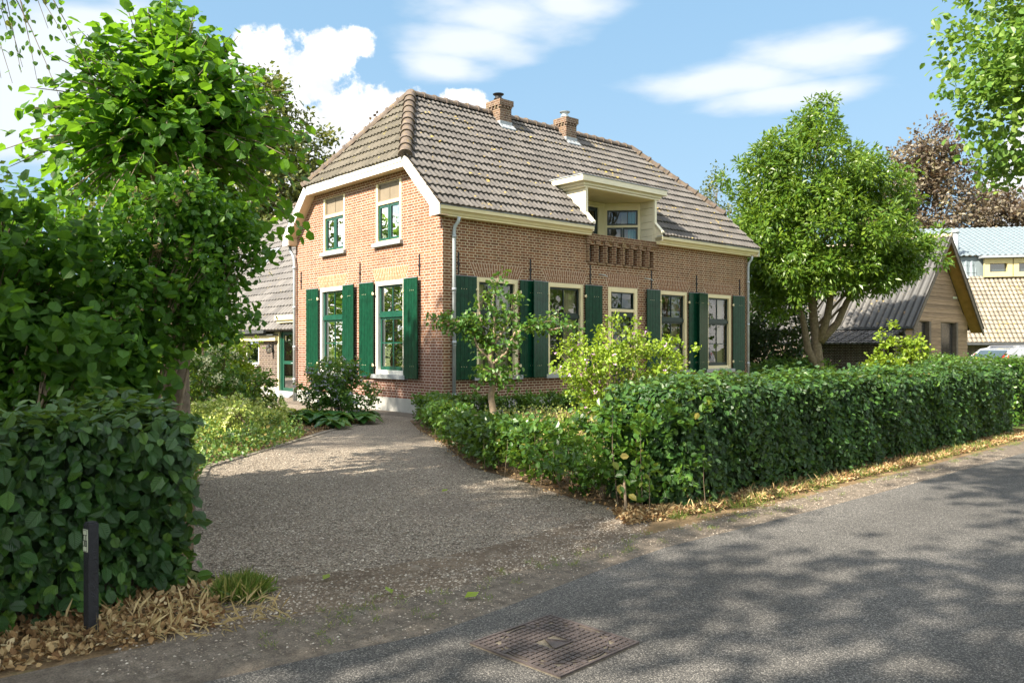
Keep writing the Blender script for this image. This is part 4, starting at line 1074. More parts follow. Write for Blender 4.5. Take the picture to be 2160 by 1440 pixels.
# side door in a small box dormer
b = MB(); b.box(0.50, 1.4, 7.9, 9.35, 2.32, 2.46); b.box(0.56, 1.3, 8.0, 9.3, 2.24, 2.318)
b.box(0.70, 0.748, 9.462, 9.54, 0.0, 2.24); b.box(0.70, 0.748, 8.22, 8.318, 0.0, 2.24); b.prism([(0.72, 9.545, 2.22), (0.72, 9.95, 1.82), (0.72, 9.545, 1.82)], (0.02, 0, 0))
b.box(0.75, 1.1, 8.2, 9.54, 2.1, 2.24)
dh = b.build('door_surround', M['cream'], house)
b = MB(); frame(b, PW, 8.322, 9.458, 0.06, 2.098, 0.09, 0.0, 0.07); frame(b, PW, 8.43, 9.35, 0.16, 1.985, 0.10, 0.02, 0.06)
pbox(b, PW, 8.53, 9.25, 0.022, 0.058, 0.98, 1.08)
sd = b.build('side_door', M['greenw'], house)
b = MB(); b.poly([PW(8.5, .04, .2), PW(9.3, .04, .2), PW(9.3, .04, 1.95), PW(8.5, .04, 1.95)]); b.build('pane', M['glass'], sd)
b = MB(); b.tube([(0.70, 8.5, 1.02), (0.70, 8.62, 1.02)], 0.012, 8); b.tube([(0.70, 8.5, 1.02), (0.75, 8.5, 1.02)], 0.01, 6); b.build('handle', M['zinc'], sd)
b = MB(); b.box(1.3, 1.35, 8.0, 10.0, 0.3, 2.3); b.build('interior', M['room'], house)
b = MB(); b.prism([(0.45, 8.3, 0.0), (0.75, 8.3, 0.0), (0.75, 8.3, 0.16), (0.62, 8.3, 0.12)], (0, 1.2, 0)); b.build('doorstep', M['stone'], house)
# roof window
def skylight(y, s):
    o_ = Vector((0.5, 0, 2.0)); up = Vector((1, 0, 1.05)).normalized(); nn_ = Vector((-1.05, 0, 1)).normalized()
    P = lambda a, t, h: tuple(o_ + Vector((0, y + a, 0)) + up * (s + t) + nn_ * h)
    b = MB()
    for (a0, a1, t0, t1) in ((0, .08, 0, 1.2), (.82, .9, 0, 1.2), (.08, .82, 0, .1), (.08, .82, 1.1, 1.2)):
        b.add([P(a0, t0, .03), P(a1, t0, .03), P(a1, t1, .03), P(a0, t1, .03), P(a0, t0, .13), P(a1, t0, .13), P(a1, t1, .13), P(a0, t1, .13)],
              [(4, 5, 6, 7), (0, 1, 5, 4), (1, 2, 6, 5), (2, 3, 7, 6), (3, 0, 4, 7)])
    k = b.build('skylight', M['lead'], house)
    b = MB(); b.poly([P(.07, .09, .10), P(.83, .09, .10), P(.83, 1.11, .10), P(.07, 1.11, .10)]); b.build('pane', M['glass'], k)
    b = MB(); b.poly([P(.07, .09, .04), P(.83, .09, .04), P(.83, 1.11, .04), P(.07, 1.11, .04)]); b.build('blind', M['carglass'], k)
skylight(15.3, 3.3); skylight(18.2, 3.3)
# ---- wall lantern beside the side door
def lantern():
    t = empty('wall_lantern', L2W(WX - 0.02, 9.95, 1.42), AL)
    tag(t, 'black coach lantern on the dark brick wall left of the side door', 'lantern')
    b = MB(); b.box(-0.012, 0.015, -0.05, 0.05, -0.10, 0.16); b.tube([(-0.01, 0, 0.12), (-0.09, 0, 0.20), (-0.13, 0, 0.16)], 0.010, 6); b.build('bracket', M['iron'], t)
    b = MB()
    for dx, dy in ((-.06, -.06), (.06, -.06), (.06, .06), (-.06, .06)): b.beam((-0.13 + dx * .7, dy * .7, -0.10), (-0.13 + dx, dy, 0.08), 0.012, 0.012)
    b.lathe((-0.13, 0, 0.08), [(0.095, 0), (0.09, 0.015), (0.03, 0.07), (0.012, 0.09)], 6); b.lathe((-0.13, 0, -0.13), [(0.02, 0), (0.06, 0.02), (0.06, 0.03)], 6); b.build('cage', M['iron'], t)
    b = MB(); b.lathe((-0.13, 0, -0.10), [(0.05, 0), (0.075, 0.18)], 4); b.build('lamp_glass', M['glass'], t)
lantern()
# pots on the sill indoors, behind the second gable window
def sill_plant():
    t = empty('potted_plant', L2W(0.30, 1.72, 0.865), AL); tag(t, 'long-leaved spider plant in a clay pot indoors behind the gable window nearest the corner', 'potted plant')
    b = MB(); b.lathe((0, 0, 0), [(0.06, 0), (0.09, 0.16), (0.10, 0.165), (0.10, 0.20), (0.085, 0.20)], 18); b.build('pot', M['pot'], t)
    rr = random.Random(3); b = MB()
    for i in range(34):
        th = rr.uniform(0, 6.28); L = rr.uniform(0.25, 0.5); h = rr.uniform(0.2, 0.6)
        p = [Vector((math.cos(th) * L * f * 0.55, math.sin(th) * L * f, 0.18 + h * math.sin(f * 2.4) * 0.8)) for f in (0, .25, .5, .75, 1)]
        s = Vector((-math.sin(th), math.cos(th), 0)) * 0.014
        for q0, q1, w0, w1 in zip(p, p[1:], (1, 1, .8, .5), (1, .8, .5, .05)): b.add([q0 - s * w0, q0 + s * w0, q1 + s * w1, q1 - s * w1], [(0, 1, 2, 3)])
    b.build('leaves', M['lf_hosta'], t)
sill_plant()
def inner_sill():
    b = MB(); b.box(0.15, 0.48, 1.2, 2.9, 0.83, 0.862); b.build('window_board', M['white'], house)
inner_sill()

# ------------------------------------------------------------ plants: leaf builders
def unit(a): return a / np.maximum(np.linalg.norm(a, axis=1, keepdims=True), 1e-6)
LEAF = {
    'ovate': (np.array([[0, 0, 0], [.26, .34, .06], [.68, .31, .04], [1, 0, -.10], [.68, -.31, .04], [.26, -.34, .06]]), np.array([[0, 3, 2, 1], [0, 5, 4, 3]])),
    'round': (np.array([[0, 0, 0], [.12, .40, .05], [.62, .40, .02], [1, 0, -.10], [.62, -.40, .02], [.12, -.40, .05]]), np.array([[0, 3, 2, 1], [0, 5, 4, 3]])),
    'long': (np.array([[0, 0, 0], [.42, .22, .04], [1, 0, -.14], [.42, -.22, .04]]), np.array([[0, 2, 1, 1], [0, 3, 2, 2]])),
    'dia': (np.array([[0, 0, 0], [.45, .33, .04], [1, 0, -.05], [.45, -.33, .04]]), np.array([[0, 1, 2, 3]])),
    'thin': (np.array([[0, .012, 0], [.5, .011, .04], [1, 0, -.12], [0, -.012, 0]]), np.array([[0, 1, 2, 3]])),
    'blade': (np.array([[0, .028, 0], [.5, .022, .04], [1, 0, -.15], [0, -.028, 0]]), np.array([[0, 1, 2, 3]])),
    'curl': (np.array([[0, 0, 0], [.3, .30, .22], [.7, .22, .18], [1, 0, .25], [.7, -.26, .10], [.3, -.30, .15]]), np.array([[0, 3, 2, 1], [0, 5, 4, 3]])),
}
def leaves(name, P, D, N, S, m, rng, parent=None, shape='ovate', attr=None):
    T, Fc = LEAF[shape]
    D = unit(D); N = unit(N - D * (N * D).sum(1, keepdims=True)); Wd = np.cross(N, D)
    S = np.broadcast_to(np.asarray(S, float), (len(P),))
    V = P[:, None] + S[:, None, None] * (T[None, :, 0, None] * D[:, None] + T[None, :, 1, None] * Wd[:, None] + T[None, :, 2, None] * N[:, None])
    k = len(T)
    if shape == 'long': Fq = np.array([[0, 3, 2, 1]])
    else: Fq = Fc
    F = (np.arange(len(P))[:, None, None] * k + Fq[None]).reshape(-1, Fq.shape[1])
    a = rng.random(len(P)) if attr is None else attr
    return np_mesh(name, V.reshape(-1, 3), F, m, parent, attr=np.repeat(a, k), uv=np.tile(T[:, :2], (len(P), 1)))

def blob_points(blobs, n, rng, shell=0.55, low_cut=None):
    """cluster centres inside the union of ellipsoids, biased towards the outside; returns points and outward directions"""
    vol = np.array([b[3] * b[4] * b[5] for b in blobs]) ** 0.8; pick = rng.choice(len(blobs), n, p=vol / vol.sum())
    B = np.array(blobs)[pick]
    d = unit(rng.normal(size=(n, 3)))
    r = shell + (1 - shell) * rng.random(n) ** 0.7
    wob = 1 + 0.16 * np.sin(d[:, 0] * 5 + B[:, 0]) * np.cos(d[:, 2] * 6 + B[:, 1])
    p = B[:, :3] + d * B[:, 3:6] * (r * wob)[:, None]
    return p, d

def crown_leaves(name, cen, out, rc, per, size, m, rng, parent, shape='ovate', droop=0.25, up=0.9, whorl=False):
    n = len(cen) * per
    C = np.repeat(cen, per, 0); O = np.repeat(out, per, 0)
    if whorl:
        g = unit(rng.normal(size=(n, 3)) + O * 0.5 + np.array([0, 0, 0.1]))
        P = C + g * rc * (0.25 + 0.75 * rng.random(n)[:, None]) + rng.normal(size=(n, 3)) * rc * 0.15
        D = g + np.array([0, 0, -droop]) + rng.normal(size=(n, 3)) * 0.25
    else:
        P = C + rng.normal(size=(n, 3)) * rc * np.array([0.62, 0.62, 0.5])
        D = O * 0.5 + rng.normal(size=(n, 3)) * 0.7 + np.array([0, 0, -droop])
    N = rng.normal(size=(n, 3)) * 0.55 + np.array([0, 0, up]) + O * 0.45
    S = size * rng.uniform(0.65, 1.25, n)
    cl = np.repeat(rng.random(len(cen)), per)
    a = np.clip(rng.random(n) * 0.65 + cl * 0.35, 0, 1)
    return leaves(name, P, D, N, S, m, rng, parent, shape, a)

def limbs_mesh(name, base, tops, r0, trunk, m, parent, rng, twigs=None, taper=0.5, sides=8):
    """trunk polyline + curved limbs to the tops"""
    b = MB()
    tr = [Vector(p) for p in trunk]; n = len(tr)
    b.tube(tr, [r0 * (1.35 if i == 0 else 1) * (1 - (1 - taper) * i / max(1, n - 1)) for i in range(n)], sides)
    for k, tp in enumerate(tops):
        f = rng.uniform(0.35, 1.0); i = min(n - 2, int(f * (n - 1))); s = tr[i].lerp(tr[i + 1], f * (n - 1) - i) if n > 1 else tr[0]
        tp = Vector(tp); mid = s.lerp(tp, 0.5) + Vector((rng.normal() * .06, rng.normal() * .06, 0.10)) * (tp - s).length
        q = [s, s.lerp(mid, 0.5) + Vector((0, 0, 0.02)), mid, mid.lerp(tp, 0.55), tp]
        rl_ = r0 * taper * rng.uniform(0.35, 0.65)
        b.tube(q, [rl_, rl_ * 0.75, rl_ * 0.55, rl_ * 0.35, rl_ * 0.12], max(4, sides - 3), cap=False)
        if twigs is not None and len(twigs):
            dd = np.linalg.norm(twigs - np.array(tp), axis=1)
            for j in np.argsort(dd)[:6]:
                s2 = q[2].lerp(q[4], rng.uniform(0, 0.9)); e = Vector(twigs[j])
                b.tube([s2, s2.lerp(e, .5) + Vector((0, 0, 0.03)), e], [rl_ * .22, rl_ * .14, rl_ * .05], 4, cap=False)
    return b.build(name, m, parent)

def tree(name, label, cat, base, trunk_to, r0, blobs, nclus, rc, per, size, lm, seed, bark='bark', group=None, shape='ovate',
         nlimb=14, shell=0.5, droop=0.25, up=0.9, whorl=False, forks=()):
    rng = np.random.default_rng(seed)
    root = empty(name, base); tag(root, label, cat, group)
    B = [(b_[0] - base[0], b_[1] - base[1], b_[2] - base[2], *b_[3:]) for b_ in blobs]
    cen, out = blob_points(B, nclus, rng, shell)
    cen = cen[cen[:, 2] > 0.15] if True else cen; out = out[:len(cen)]
    t = Vector(trunk_to) - Vector(base)
    tr = [Vector((0, 0, 0)), t * 0.33 + Vector((rng.normal() * .05, rng.normal() * .05, 0)) * t.length * .4, t * 0.66 + Vector((rng.normal() * .04, 0, 0)) * t.length * .4, t]
    idx = rng.choice(len(cen), min(nlimb, len(cen)), replace=False)
    limbs_mesh('trunk', base, cen[idx], r0, tr, M[bark], root, rng, twigs=cen)
    for fx_, fy_, fz_ in forks:
        fb = MB(); s0 = Vector((0.0, 0, 0.5 if fx_ < 0 else 1.7)); e0 = Vector((fx_, fy_, fz_))
        fb.tube([s0, s0.lerp(e0, .35) + Vector((fx_ * .12, 0, -.05)), s0.lerp(e0, .7), e0], [r0 * .8, r0 * .62, r0 * .5, r0 * .3], 9); fb.build('limb', M[bark], root)
    crown_leaves('crown', cen, out, rc, per, size, M[lm], rng, root, shape, droop, up, whorl)
    return root

# ------------------------------------------------------------ hedges
def hedge(label, p0, p1, thick, z1, side, n, leaf, m, seed, end_taper=0.0, group=None, name='hedge', z0=0.04, box_z=None, round_=0.06, lean=0.0):
    """clipped hedge: front face from p0 to p1; the body lies on the 'side' (+1 left / -1 right) of that line"""
    rng = np.random.default_rng(seed)
    p0 = np.array(p0, float); p1 = np.array(p1, float); d = p1 - p0; L = np.linalg.norm(d); d /= L
    nn_ = np.array([-d[1], d[0]]) * side
    root = empty(name, (*p0, 0)); tag(root, label, 'hedge', group)
    A = np.array([L * z1, thick * L * 1.25, thick * z1, thick * z1, L * z1 * 0.35]); cnt = rng.multinomial(n, A / A.sum())
    Ps, Ns = [], []
    def add(u, v, z, nrm_):
        q = np.stack([d[0] * u + nn_[0] * v, d[1] * u + nn_[1] * v, z], 1); Ps.append(q); Ns.append(np.broadcast_to(np.array(nrm_, float), q.shape))
    bulge = lambda u, z: 0.045 * np.sin(u * 2.7 + seed) * np.sin(z * 4 + u) + 0.03 * np.sin(u * 7.1 + z * 5)
    c = cnt[0]; u = rng.random(c) * L; z = z0 + (z1 - z0) * rng.random(c) ** 0.92; add(u, bulge(u, z) - np.abs(rng.normal(0, .045, c)) * (rng.random(c) < .3) + rng.normal(0, .032, c) + lean * (z1 - z), z, (-nn_[0], -nn_[1], 0.15))
    c = cnt[1]; u = rng.random(c) * L; v = rng.random(c) * thick; add(u, v, z1 + 0.03 * np.sin(u * 3 + seed) + 0.025 * np.sin(v * 7 + u * 5) + np.abs(rng.normal(0, .05, c)) * (rng.random(c) < .25) + rng.normal(0, .028, c) - round_ * (np.abs(v / thick - .5) * 2) ** 6, (0, 0, 1))
    c = cnt[2]; v = rng.random(c) * thick; z = z0 + (z1 - z0) * rng.random(c); add(rng.normal(0, .03, c) + .04 * np.sin(z * 6), v, z, (-d[0], -d[1], 0.15))
    c = cnt[3]; v = rng.random(c) * thick; z = z0 + (z1 - z0) * rng.random(c); add(L + rng.normal(0, .03, c) + .04 * np.sin(z * 6 + 1), v, z, (d[0], d[1], 0.15))
    c = cnt[4]; u = rng.random(c) * L; z = z0 + (z1 - z0) * rng.random(c); add(u, thick + rng.normal(0, .03, c), z, (nn_[0], nn_[1], 0.15))
    P = np.concatenate(Ps); Nn = np.concatenate(Ns); k = len(P)
    D = rng.normal(size=(k, 3)) * 0.55 + np.array([0, 0, -0.55]) + Nn * 0.25
    top = Nn[:, 2] > 0.9
    D[top] = rng.normal(size=(top.sum(), 3)) * np.array([1, 1, .35]) + np.array([0, 0, 0.12])
    N = Nn + rng.normal(size=(k, 3)) * 0.42 + np.array([0, 0, 0.25])
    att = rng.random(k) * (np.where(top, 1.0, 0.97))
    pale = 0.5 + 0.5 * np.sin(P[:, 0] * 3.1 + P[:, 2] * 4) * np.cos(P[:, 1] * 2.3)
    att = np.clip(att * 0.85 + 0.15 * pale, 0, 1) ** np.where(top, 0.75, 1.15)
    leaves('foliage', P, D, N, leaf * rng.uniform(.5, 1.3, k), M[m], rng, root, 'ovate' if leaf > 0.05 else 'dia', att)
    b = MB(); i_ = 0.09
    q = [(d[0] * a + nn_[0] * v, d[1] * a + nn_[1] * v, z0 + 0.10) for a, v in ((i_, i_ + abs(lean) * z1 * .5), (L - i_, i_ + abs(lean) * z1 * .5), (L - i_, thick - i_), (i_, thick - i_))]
    b.prism(q, (0, 0, z1 - z0 - 0.10 - i_)); b.build('light_block_core', M['lf_dark'], root)  # dark solid box added inside the leaves to block light
    b = MB()
    for s in np.arange(0.15, L, 0.33):
        v = thick * rng.uniform(.25, .6); x, y = d * s + nn_ * v; b.tube([(x, y, 0), (x + rng.normal() * .02, y, 0.35)], [0.018, 0.014], 6)
    b.beam((*(nn_ * thick * .4), -0.05), (*(d * L + nn_ * thick * .4), -0.05), thick * .5, 0.1)
    b.build('stem', M['bark'], root)
    return root

hd = np.array([0.733, 0.68])
HR0 = np.array([1.52, 7.44])
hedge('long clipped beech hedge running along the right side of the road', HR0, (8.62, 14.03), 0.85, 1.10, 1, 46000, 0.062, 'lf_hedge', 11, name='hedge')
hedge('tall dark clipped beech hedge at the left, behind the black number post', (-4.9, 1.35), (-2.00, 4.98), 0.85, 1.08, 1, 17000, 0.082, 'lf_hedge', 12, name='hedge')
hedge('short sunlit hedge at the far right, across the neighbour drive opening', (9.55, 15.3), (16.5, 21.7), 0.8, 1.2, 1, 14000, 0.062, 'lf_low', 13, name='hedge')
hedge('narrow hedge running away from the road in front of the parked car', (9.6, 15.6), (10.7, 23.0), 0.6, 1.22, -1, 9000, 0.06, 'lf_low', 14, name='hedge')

def low_hedge():
    rng = np.random.default_rng(21)
    root = empty('low_hedge', (-0.5, 11, 0)); tag(root, 'loose knee-high young beech hedge curving round the front bed beside the gravel drive', 'hedge')
    path = [(1.62, 7.75, 1.02), (1.22, 7.72, .92), (0.80, 8.15, .74), (0.38, 8.9, .64), (-0.15, 9.9, .56), (-0.62, 11.6, .50), (-0.95, 12.9, .50), (-1.38, 14.7, .52), (-1.68, 16.2, .50), (-1.2, 16.75, .46), (-0.4, 17.0, .46), (0.4, 17.6, .44), (1.3, 18.3, .44), (2.2, 19.1, .44)]
    P = []; st = []
    seg = [(np.array(a), np.array(b)) for a, b in zip(path, path[1:])]
    ln = np.array([np.linalg.norm((b - a)[:2]) for a, b in seg]); dens = np.array([1.0 / (0.6 + 0.03 * a[1]) for a, b in seg])
    nt = 860; pk = rng.choice(len(seg), nt, p=ln * dens / (ln * dens).sum())
    cen = []; hh = []
    for i in pk:
        a, b = seg[i]; q = a + (b - a) * rng.random(); z = q[2] * (0.12 + 0.92 * rng.random() ** 0.8)
        w_ = (0.20 + 0.22 * max(0, (9.5 - q[1]) / 2.0)) * (1.0 if z > 0.2 else 0.7)
        cen.append((q[0] + rng.normal() * w_ * .7 + .5, q[1] + rng.normal() * w_ * .7 - 11, z)); hh.append(z)
    cen = np.array(cen); out = unit(rng.normal(size=cen.shape) + np.array([0, 0, 0.5]))
    crown_leaves('foliage', cen, out, 0.085, 28, 0.068, M['lf_low'], rng, root, 'ovate', 0.05, 1.0)
    b = MB()
    for i in range(0, nt, 3):
        x, y, z = cen[i]; b.tube([(x + rng.normal() * .03, y + rng.normal() * .03, -.08), (x, y, z * .6), (x, y, z)], [0.006, 0.004, 0.002], 4, cap=False)
    for p, q in zip(path, path[1:]): b.beam((p[0] + .5, p[1] - 11, -.13), (q[0] + .5, q[1] - 11, -.13), 1.1 if p[1] < 10 else .7, .16)
    b.build('stem', M['twig'], root)
low_hedge()

# ------------------------------------------------------------ big plants at the left
def pollard_lime():
    rng = np.random.default_rng(31)
    bx, by = -3.60, 8.6
    root = empty('lime_tree', (bx, by, 0)); tag(root, 'pollarded lime tree with thick bark trunk, knobbly head and large bright leaves', 'tree')
    knob = Vector((-0.08, 0.05, 3.62)); b = MB()
    b.tube([(0.06, 0, -0.05), (0.05, 0, 0.25), (0.04, 0, 1.2), (-0.02, 0, 2.2), (-0.06, 0.03, 3.1), knob, knob + Vector((0.02, 0, .22))], [0.19, 0.145, 0.13, 0.12, 0.125, 0.24, 0.14], 14)
    for i in range(16):
        d = Vector((rng.normal(), rng.normal(), rng.normal() * .6)).normalized()
        b.tube([knob, knob + d * 0.22, knob + d * 0.30], [0.10, 0.075, 0.03], 7)
    P, D, N, S, tw = [], [], [], [], []
    for i in range(560):
        th = rng.uniform(0, 2 * math.pi); e = rng.uniform(-0.35, 1.45) if i % 3 else rng.uniform(0.3, 1.5)
        L = rng.uniform(0.9, 1.55) * (1.0 if e > 0.2 else 0.95)
        d = Vector((math.cos(th) * math.cos(e), math.sin(th) * math.cos(e) * .9, math.sin(e)))
        s = knob + d * 0.15; q = []
        for f in np.linspace(0, 1, 9):
            q.append(s + d * L * f + Vector((0, 0, -0.42 * L * f * f * math.cos(max(e, 0)))) + Vector((0.0, 0, 0)))
        if i % 2 == 0: b.tube(q[::2], [0.012, 0.010, 0.008, 0.006, 0.003], 5, cap=False)
        for f in np.arange(0.22, 1.0, 0.055):
            k = f * 8; j = int(k); p = q[j].lerp(q[min(j + 1, 8)], k - j)
            ld = (q[min(j + 1, 8)] - q[j]).normalized() * .5 + Vector(rng.normal(size=3)) * .6 + Vector((0, 0, -.35))
            P.append(p + Vector(rng.normal(size=3)) * .035); D.append(ld); N.append(Vector((rng.normal() * .5, rng.normal() * .5, 0.9)) + d * .3); S.append(rng.uniform(.075, .145))
    b.build('trunk', M['bark'], root)
    leaves('crown', np.array(P), np.array(D), np.array(N), np.array(S), M['lf_lime'], rng, root, 'round')
pollard_lime()

def shrub(name, label, cat, base, blobs, nclus, rc, per, size, lm, seed, nstem=9, stem_r=0.02, shape='ovate', shell=0.45, droop=0.2, up=0.8, group=None, bark='twig', whorl=False):
    rng = np.random.default_rng(seed)
    root = empty(name, base); tag(root, label, cat, group)
    B = [(q[0] - base[0], q[1] - base[1], q[2] - base[2], *q[3:]) for q in blobs]
    cen, out = blob_points(B, nclus, rng, shell)
    ok = cen[:, 2] > 0.05; cen, out = cen[ok], out[ok]
    b = MB()
    for i in range(nstem):
        e = Vector(cen[rng.integers(len(cen))]); s = Vector((rng.normal() * .12, rng.normal() * .12, -0.03))
        m1 = s.lerp(e, .45) + Vector((0, 0, .22 * e.length)); q = [s, s.lerp(m1, .55), m1, m1.lerp(e, .6), e]
        b.tube(q, [stem_r, stem_r * .85, stem_r * .6, stem_r * .4, stem_r * .15], 6, cap=False)
        dd = np.linalg.norm(cen - np.array(e), axis=1)
        for j in np.argsort(dd)[1:7]:
            e2 = Vector(cen[j]); s2 = q[2].lerp(q[3], rng.random()); b.tube([s2, s2.lerp(e2, .5) + Vector((0, 0, .03)), e2], [stem_r * .3, stem_r * .2, stem_r * .08], 4, cap=False)
    b.tube([(0, 0, -0.12), (0, 0, 0.01)], 0.22, 8)
    b.build('stem', M[bark], root)
    crown_leaves('foliage', cen, out, rc, per, size, M[lm], rng, root, shape, droop, up, whorl)
    root['n'] = 0; del root['n']
    return root, cen, out, rng

def flowers(cen, out, rng, n, m, size, parent, per=12, rad=0.06, name='flower', lift=0.05, flat=False):
    """each flower head a mesh of its own"""
    order = np.argsort(-(cen[:, 2] * 0.4 - cen[:, 1] * 1.0 + rng.random(len(cen)) * 0.8))[:n]
    for j in order:
        c = cen[j] + out[j] * lift
        g = unit(rng.normal(size=(per, 3)))
        if flat: g[:, 2] *= 0.25
        P = c + g * rad * rng.uniform(.5, 1, (per, 1)); D = rng.normal(size=(per, 3)); N = g + np.array([0, 0, .2])
        leaves(name, P, D, N, size, M[m], rng, parent, 'dia')

shrub('hazel_shrub', 'large many-stemmed hazel with soft rounded leaves filling the left edge', 'shrub', (-4.6, 7.3, 0),
      [(-4.4, 7.1, 1.95, 1.2, 1.0, 1.0), (-3.7, 6.9, 1.7, 0.8, 0.8, 0.75), (-5.0, 6.9, 2.1, 1.2, 1.1, 0.95), (-4.1, 7.1, 1.35, 0.9, 0.7, 0.5), (-4.8, 6.7, 1.4, 0.9, 0.6, 0.8)],
      330, 0.17, 28, 0.10, 'lf_hazel', 41, nstem=16, stem_r=0.03, shape='round')
sv, cv, ov, rv = shrub('viburnum_shrub', 'dense shrub with small dark leaves and dry seed heads in front of the lime trunk', 'shrub', (-3.55, 7.6, 0),
      [(-2.95, 7.7, 2.3, 0.62, 0.6, 0.7), (-3.35, 7.6, 1.95, 0.75, 0.7, 0.5), (-2.75, 7.9, 2.2, 0.3, 0.45, 0.35), (-3.0, 7.6, 2.8, 0.42, 0.5, 0.35), (-3.5, 7.5, 2.6, 0.5, 0.6, 0.4)],
      250, 0.13, 34, 0.075, 'lf_vib', 42, nstem=16, stem_r=0.022, bark='bark_l')
flowers(cv, ov, rv, 16, 'dryflower', 0.035, sv, 22, 0.05, 'seed_head', 0.10)
shrub('elder_shrub', 'thin leafy shrub behind the left hedge with bare crossing branches', 'shrub', (-4.0, 6.4, 0),
      [(-4.0, 6.9, 1.25, 0.8, 0.6, 0.40)], 90, 0.13, 26, 0.075, 'lf_vib', 43, nstem=9, stem_r=0.025, bark='bark_l')
# shrubs further back at the left
s_, c_, o_, r_ = shrub('yellow_shrub', 'rounded sunlit yellow-green shrub in front of the rear wing', 'shrub', (-6.9, 17.8, 0),
      [(-6.6, 17.6, 1.1, 1.0, 0.9, 0.95), (-7.5, 17.8, 1.2, 0.9, 0.9, 0.9), (-6.0, 17.6, 0.6, 0.7, 0.6, 0.55)], 380, 0.14, 32, 0.08, 'lf_hib', 44)
s_, c_, o_, r_ = shrub('hydrangea', 'hydrangea with big creamy white flower heads beside the lime trunk', 'shrub', (-5.6, 15.0, 0),
      [(-5.6, 15.1, 0.85, 0.75, 0.6, 0.6), (-4.95, 15.4, 0.75, 0.5, 0.4, 0.45)], 110, 0.12, 26, 0.08, 'lf_apple', 45)
flowers(c_, o_, r_, 32, 'fl_white', 0.045, s_, 50, 0.11, 'flower_head', 0.06)
s_, c_, o_, r_ = shrub('lacecap_hydrangea', 'bushy lacecap hydrangea with fading blue-lilac flowers against the gable wall', 'shrub', (-3.55, 16.6, 0),
      [(-3.62, 16.6, 0.95, 0.52, 0.5, 0.38), (-3.75, 16.5, 0.62, 0.6, 0.5, 0.42), (-3.2, 16.5, 0.50, 0.55, 0.5, 0.36)], 210, 0.10, 26, 0.062, 'lf_apple', 46, nstem=24, stem_r=0.012, bark='bark_l')
flowers(c_, o_, r_, 85, 'fl_blue', 0.036, s_, 14, 0.06, 'flower_head', 0.07, flat=True)
flowers
# filler foliage behind
for i, (x, y, z, rx, rz_, sd_) in enumerate([(-10.6, 13.4, 0.9, 1.4, 0.8, 51), (-12.5, 17, 1.8, 2.0, 1.9, 52), (-8.0, 12.5, 0.9, 1.3, 1.0, 53), (-16, 22, 2.5, 3.0, 2.6, 54)]):
    lab = ['sunlit bush seen through the gap left of the lime trunk', 'taller bush far behind the hazel at the left', 'low bush between the hazel and the lime, further back', 'broad dark bush at the back of the left garden'][i]
    shrub('garden_bush', lab, 'shrub', (x, y, 0), [(x, y, z, rx, rx, rz_)], 150 if i else 170, 0.24, 30, 0.12, ['lf_yg', 'lf_hazel', 'lf_hazel', 'lf_dark'][i], sd_)

# hostas: a row of separate plants
def hosta(x, y, s, m, seed, label, group):
    rng = np.random.default_rng(seed); root = empty('hosta_plant', (x, y, 0)); tag(root, label, 'plant', group)
    n = 26; b = MB(); V = []; F = []; A = []
    for i in range(n):
        th = i * 2.4 + rng.normal() * .2; L = s * rng.uniform(.75, 1.15) * (0.55 + 0.45 * (i / n)); el_ = 1.15 - 0.95 * (i / n)
        W_ = L * 0.36; d = np.array([math.cos(th), math.sin(th)]); sdv = np.array([-d[1], d[0]])
        nu, nv = 7, 5; b0 = len(V)
        for iu in range(nu):
            u = iu / (nu - 1); wdt = W_ * math.sin(math.pi * min(1, (0.06 + u * 0.94)) ** 0.8) * 1.0
            rr = L * (0.35 + 0.75 * u) * math.cos(el_ * (1 - u * .75)); zz_ = L * (0.35 + 0.6 * u) * math.sin(el_) - L * 0.55 * u * u * (0.5 + 0.5 * math.cos(el_)) + 0.07
            for iv in range(nv):
                v = iv / (nv - 1) * 2 - 1
                pt = d * rr + sdv * wdt * v; V.append((pt[0], pt[1], max(0.02, zz_ + abs(v) * wdt * .3 + 0.01 * math.sin(v * 9 + u * 4)))); A.append(rng.random() * .12 + (i * 0.37 % 1) * .88)
        for iu in range(nu - 1):
            for iv in range(nv - 1):
                k = b0 + iu * nv + iv; F.append((k, k + 1, k + nv + 1, k + nv))
    np_mesh('foliage', np.array(V), np.array(F), M[m], root, attr=np.array(A), smooth=True)
    for i in range(n):
        th = i * 2.4; b.tube([(0.02 * math.cos(th), 0.02 * math.sin(th), 0), (s * .22 * math.cos(th), s * .22 * math.sin(th), s * .22)], [0.008, 0.005], 4)
    b.build('stalk', M['lf_hosta'], root)
hp = [(-2.95, 15.9, .26, 0), (-3.45, 15.6, .33, 0), (-3.05, 16.5, .26, 0), (-3.95, 16.0, .33, 0), (-4.3, 15.4, .30, 0), (-4.65, 16.2, .30, 0), (-4.3, 17.1, .24, 1), (-4.9, 17.4, .24, 1), (-3.95, 17.0, .2, 1), (-5.3, 16.4, .28, 1), (-5.7, 17.0, .24, 1), (-3.3, 14.9, .22, 0)]
HL = ['blue-green hosta at the right-hand tip of the row, nearest the gravel', 'large blue-green hosta, second from the right in the front row', 'blue-green hosta tucked under the lacecap hydrangea', 'large blue-green hosta in the middle of the row', 'blue-green hosta left of the middle of the row',
      'blue-green hosta at the left end of the middle row', 'small yellow-green hosta left of the lacecap hydrangea', 'small yellow-green hosta, middle of the yellow back row', 'smallest yellow-green hosta at the foot of the lacecap hydrangea', 'yellow-green hosta between the pale sedum and the yellow back row', 'yellow-green hosta at the left end of the back row', 'small blue-green hosta lying forward over the edging of the drive']
